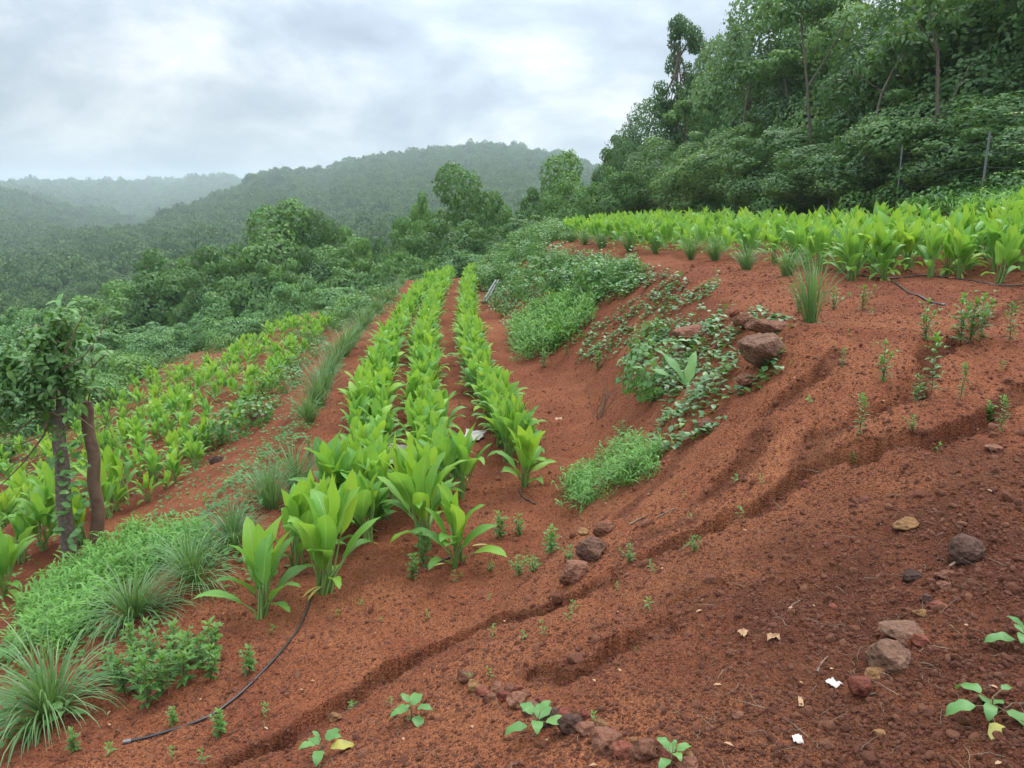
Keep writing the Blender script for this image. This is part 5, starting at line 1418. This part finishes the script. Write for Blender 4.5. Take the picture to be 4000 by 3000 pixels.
# gravel, clods and plant litter (uncountable)
r = np.random.default_rng(61)
cm = []
for i in range(5):
    me = rock_mesh(990 + i, I2, 1, 1, .8, 1.8, 'clod', 10); me.polygons.foreach_set('use_smooth', np.zeros(len(me.polygons), bool)); cm.append(me)
pc = protos('clod', cm)
def soil_pts(n, rmin, rmax, p=1.0):
    a = r.uniform(-R(38), R(38), n); q = rmin * (rmax / rmin) ** (r.random(n) ** p); x = q * np.sin(a); y = q * np.cos(a)
    return x, y
x, y = soil_pts(120000, 1.8, 15.0)
far_ = np.hypot(x, y)
m = (x > np.interp(y, SY, SX[:, 6]) - .2) & (r.random(len(x)) < .45 + .9 * sm(-.35, .3, fbm(x * 1.4, y * 1.4, 3)))
x, y = x[m], y[m]
s = r.lognormal(math.log(.0034), .5, len(x)) * (.55 + .22 * np.hypot(x, y) ** .8)
rough_ = sm(0.4, 1.6, x) * (1 - sm(3.4, 4.8, y)); s *= 1 + .35 * rough_
scatter('gravel', pc, np.stack([x, y, H(x, y) + s * .1], -1), r.uniform(0, 6.28, (len(x), 3)), s[:, None] * r.uniform(.65, 1.5, (len(x), 3)), 'coarse red laterite gravel covering the bare slope', r)
# bigger clods: churned soil at the right, rill edges and the boulder pile
x, y = soil_pts(9000, 1.9, 8.0); k = sm(.3, 1.8, x) * (1 - sm(3.5, 5, y)) * .28 + .03 + .3 * sm(.1, .45, perlin(x * 1.3, y * 1.3))
rd = np.full(x.shape, 9.0)
for g, w, dpt in RL: rd = np.minimum(rd, segdist(x, y, g)[0])
k += .35 * (1 - sm(.05, .22, rd)); m = (r.random(len(x)) < k) & (x > np.interp(y, SY, SX[:, 6]) + .3)
x, y = x[m], y[m]; s = r.lognormal(math.log(.0125), .38, len(x)) * (.8 + .07 * np.hypot(x, y))
scatter('soil_clods', pc, np.stack([x, y, H(x, y) + s * .05], -1), r.uniform(0, 6.28, (len(x), 3)), s[:, None] * r.uniform(.6, 1.5, (len(x), 3)), 'larger red clods and stones loosened over the soil', r); print('clods', len(x))
def twig(seed, L=.1, rad=.0014):
    q = np.random.default_rng(seed); b = MB(); p = np.zeros(3); pts = [p]; d = nrm(q.normal(size=3) * [1, 1, .15])
    for j in range(5): d = nrm(d + q.normal(0, .35, 3) * [1, 1, .3]); p = p + d * L / 5; pts.append(p)
    tube(b, pts, [rad, rad, rad * .9, rad * .8, rad * .5, rad * .3], 4); return b.mesh('twig', [M['twig']])
ptw = protos('twig', [twig(i, rad=.0012 + .0006 * (i % 2)) for i in range(6)])
x, y = soil_pts(2200, 1.9, 9); k = .25 + .75 * sm(.3, 1.8, x) * (1 - sm(4, 5.5, y)); m = (r.random(len(x)) < k) & (x > np.interp(y, SY, SX[:, 6]) + .3); x, y = x[m], y[m]; s = r.uniform(.3, 1.3, len(x))
scatter('straw_litter', ptw, np.stack([x, y, H(x, y) + .006], -1), np.stack([r.normal(0, .1, len(x)), r.normal(0, .1, len(x)), r.uniform(0, 6.28, len(x))], -1), s, 'thin dry roots and straw strewn over the soil', r)
lb = MB(); x, y = soil_pts(110, 2, 9); P = np.stack([x, y, H(x, y) + .012], -1)
blades(lb, P, dirs(r.uniform(0, 6.28, 110), r.normal(0, .2, 110)), r.uniform(.015, .04, 110), .007, R(40), prof='ovate', nt=4, tint=.5)
o = link('dry_leaf_litter', lb.mesh('dry_leaf_litter', [M['card']])); tag(o, 'scattered dry tan leaf bits on the soil', 'leaf litter', kind='stuff')
# sticks
for i, (pl, rad, lab) in enumerate([([(1360, 1142), (1378, 1130), (1398, 1120)], .008, 'thick dry stick lying above the boulder pile'), ([(1420, 1118), (1437, 1108), (1460, 1096)], .006, 'pale dry stick further up the slope from the thick one'),
    ([(1440, 1107), (1455, 1098), (1468, 1097)], .004, 'curved pale twig next to the pale dry stick'), ([(2050, 1225), (2085, 1200), (2100, 1192)], .006, 'dry root lying against the big dark boulder'), ([(1700, 1330), (1712, 1300), (1735, 1285)], .004, 'pale bent root in the churned soil'),
    ([(1765, 1455), (1775, 1435), (1788, 1420)], .004, 'pale bit of stalk above the white scraps'), ([(1850, 1506), (1870, 1503), (1892, 1500)], .005, 'pale chip of wood under the crumbly red boulder'), ([(1505, 1140), (1480, 1180), (1460, 1190)], .003, 'thin root crossing the soil right of the boulder pile')]):
    P = march([p[0] for p in pl], [p[1] for p in pl]); P[:, 2] = H(P[:, 0], P[:, 1]) + rad * 1.2; b = MB(); c0 = P[0].copy()
    tube(b, P - c0, [rad, rad * .9, rad * .6], 6, cap=True); o = link('stick', b.mesh('stick', [M['twig']]), None, tuple(c0)); tag(o, lab, 'stick')

# ------------------------------------------------------------------ hoses, litter
def hose(pl, rad, lab, endcap=True, mt='hose'):
    g = march([p[0] for p in pl], [p[1] for p in pl]); t = np.arange(len(pl)); tt = np.linspace(0, len(pl) - 1, 40)
    def cr(a):      # smooth curve through the points
        o = []
        for q in tt:
            i = min(int(q), len(a) - 2); f = q - i; p0, p1, p2, p3 = a[max(i - 1, 0)], a[i], a[i + 1], a[min(i + 2, len(a) - 1)]
            o.append(.5 * ((2 * p1) + (-p0 + p2) * f + (2 * p0 - 5 * p1 + 4 * p2 - p3) * f * f + (-p0 + 3 * p1 - 3 * p2 + p3) * f ** 3))
        return np.array(o)
    x = cr(g[:, 0]); y = cr(g[:, 1]); z = np.maximum(Hs(x, y) + detail(x, y) * 1.0, Hs(x, y) + .0) * .0 + H(x, y)
    z = np.convolve(np.pad(z, 3, mode='edge'), np.ones(7) / 7, 'valid') + rad * 1.1
    P = np.stack([x, y, z], -1); c0 = P[0].copy(); b = MB(); tube(b, P - c0, rad, 9)
    e = empty('hose', tuple(c0)); tag(e, lab, 'hose'); link('pipe', b.mesh('pipe', [M[mt]]), e)
    if endcap:
        b = MB(); q = P[-1] - c0; d = nrm(P[-1] - P[-3]); tube(b, [q - d * .03, q + d * .012], rad * 1.35, 9); link('end_cap', b.mesh('end_cap', [M['metal']]), e)
hose([(676, 1278), (660, 1325), (640, 1370), (600, 1425), (550, 1475), (490, 1520), (430, 1558), (350, 1585), (272, 1604)], .0085, 'long black drip hose curving over the soil from the left row to the bottom left')
hose([(1925, 608), (1950, 625), (1975, 642), (2005, 650), (2040, 657)], .011, 'black drip hose end below the upper turmeric field')
hose([(1800, 585), (1900, 602), (2000, 596), (2080, 602), (2150, 616), (2230, 612)], .010, 'black drip line running along the front row of the upper field', False)
hose([(935, 1225), (950, 1215), (975, 1205)], .008, 'short bit of drip hose at the foot of the middle row', False)
hose([(1120, 1060), (1130, 1078), (1145, 1088), (1158, 1092)], .007, 'short hose end at the foot of the right row', False)
b = MB(); q0 = march([1043, 1071], [660, 628]); q0[:, 2] = H(q0[:, 0], q0[:, 1]) + [.06, .35]
tube(b, q0 - q0[0], .035, 8); tube(b, q0 - q0[0] + [.09, 0, 0], .035, 8); o = link('grey_pipes', b.mesh('grey_pipes', [M['metal']]), None, tuple(q0[0])); o.name = 'pipe_pair'; tag(o, 'pair of grey pipes leaning on the bank at the far end of the rows', 'pipes')

def scrap(u, v, w, hgt, mt, lab, seed, curl=.25, cat='scrap'):
    q = np.random.default_rng(seed); x, y = G(u, v); z = Hp(x, y); d = y * CP - z * SP; sx = w * S / F * d; sy = hgt * S / F * d * 1.6
    n = 7; gx, gy = np.meshgrid(np.linspace(-.5, .5, n), np.linspace(-.5, .5, n)); o_ = q.uniform(0, 20)
    zz = sx * curl * fbm(gx.ravel() * 2.5 + o_, gy.ravel() * 2.5, 2) * 1.5; ed = 1 + .3 * perlin(gx.ravel() * 3 + o_, gy.ravel() * 3 + 5)
    V = np.stack([gx.ravel() * sx * ed, gy.ravel() * sy * ed, zz - zz.min() + .004], -1); V = np.vstack([V, V - [0, 0, .0015]])
    i = np.arange(n - 1)[:, None] * n + np.arange(n - 1)[None]; f = np.stack([i, i + 1, i + n + 1, i + n], -1).reshape(-1, 4)
    o = link(cat.replace(' ', '_'), mesh_np(cat, V, [np.concatenate([f, (f + n * n)[:, ::-1]])], [M[mt]]), None, (x, y, z + .003), (0, 0, q.uniform(-.5, .5))); tag(o, lab, cat)
scrap(1800, 1484, 24, 16, 'white', 'crumpled white scrap of paper left of the red boulder', 1, cat='paper scrap')
scrap(1723, 1602, 20, 16, 'white', 'small white paper scrap near the bottom edge', 2, cat='paper scrap')
scrap(1729, 1520, 10, 20, 'card', 'narrow cream scrap between the two white ones', 3, cat='card scrap')
scrap(1207, 904, 14, 12, 'card', 'tan card scrap on the soil between rows and bank', 4, .05, cat='card scrap')
scrap(1608, 1373, 26, 12, 'card', 'curled dry orange leaf in the middle of the gravelly soil', 5, .3, cat='dry leaf')
scrap(1670, 1382, 26, 10, 'card', 'folded tan leaf right of the curled orange one', 6, .35, cat='dry leaf')
# white sheet lying between the rows
def sheet(u, v, sx, sy, rot, lab, seed):
    q = np.random.default_rng(seed); x0, y0 = G(u, v); n = 26; gx, gy = np.meshgrid(np.linspace(-.5, .5, n), np.linspace(-.5, .5, n)); gx = gx.ravel(); gy = gy.ravel()
    ed = 1 + .35 * perlin(gx * 3 + seed, gy * 3); X = gx * sx * ed; Y = gy * sy * ed; c, s_ = math.cos(rot), math.sin(rot); X, Y = X * c - Y * s_, X * s_ + Y * c
    Z = H(X + x0, Y + y0) - Hp(x0, y0) + .02 + .045 * np.clip(fbm(X * 4 + seed, Y * 4, 4), -.2, 1)
    i = np.arange(n - 1)[:, None] * n + np.arange(n - 1)[None]; f = np.stack([i, i + 1, i + n + 1, i + n], -1).reshape(-1, 4)
    V = np.stack([X, Y, Z], -1); V = np.vstack([V, V - [0, 0, .003]])
    o = link('plastic_sheet', mesh_np('sheet', V, [np.concatenate([f, (f + n * n)[:, ::-1]])], [M['white']]), None, (x0, y0, Hp(x0, y0))); tag(o, lab, 'plastic sheet')
sheet(862, 985, .30, .8, .1, 'white plastic sheet on the soil between the left and middle rows', 3)
sheet(1022, 945, .26, .6, -.1, 'crumpled white sheet between the middle and right rows', 4)
# withered yellow leaves at the middle row's front plant
b = MB()
for u, v, az, L in [(962, 1222, -2.2, .14), (1018, 1192, 1.4, .15)]:
    x, y = G(u, v); blades(b, np.array([x, y, Hp(x, y) + .02]) , dirs(az, R(8)), L, .016, R(15), fold=.6, prof='banana', nt=6, tint=.5)
x, y = G(985, 1218); V0 = np.array([x, y, Hp(x, y)]); b.V = [v_ - V0 for v_ in b.V]
o = link('fallen_leaves', b.mesh('fallen_leaves', [M['yellow_leaf']]), None, tuple(V0)); tag(o, 'yellow withered leaves lying at the foot of the middle row', 'fallen leaves', kind='stuff')
sc.view_settings.view_transform = 'Standard'; sc.view_settings.look = 'None'; sc.view_settings.gamma = 1; sc.view_settings.exposure = 0.55
sc.cycles.max_bounces = 6; sc.cycles.diffuse_bounces = 3; sc.cycles.glossy_bounces = 2; sc.cycles.transmission_bounces = 3
sc.cycles.volume_bounces = 2; sc.cycles.transparent_max_bounces = 4
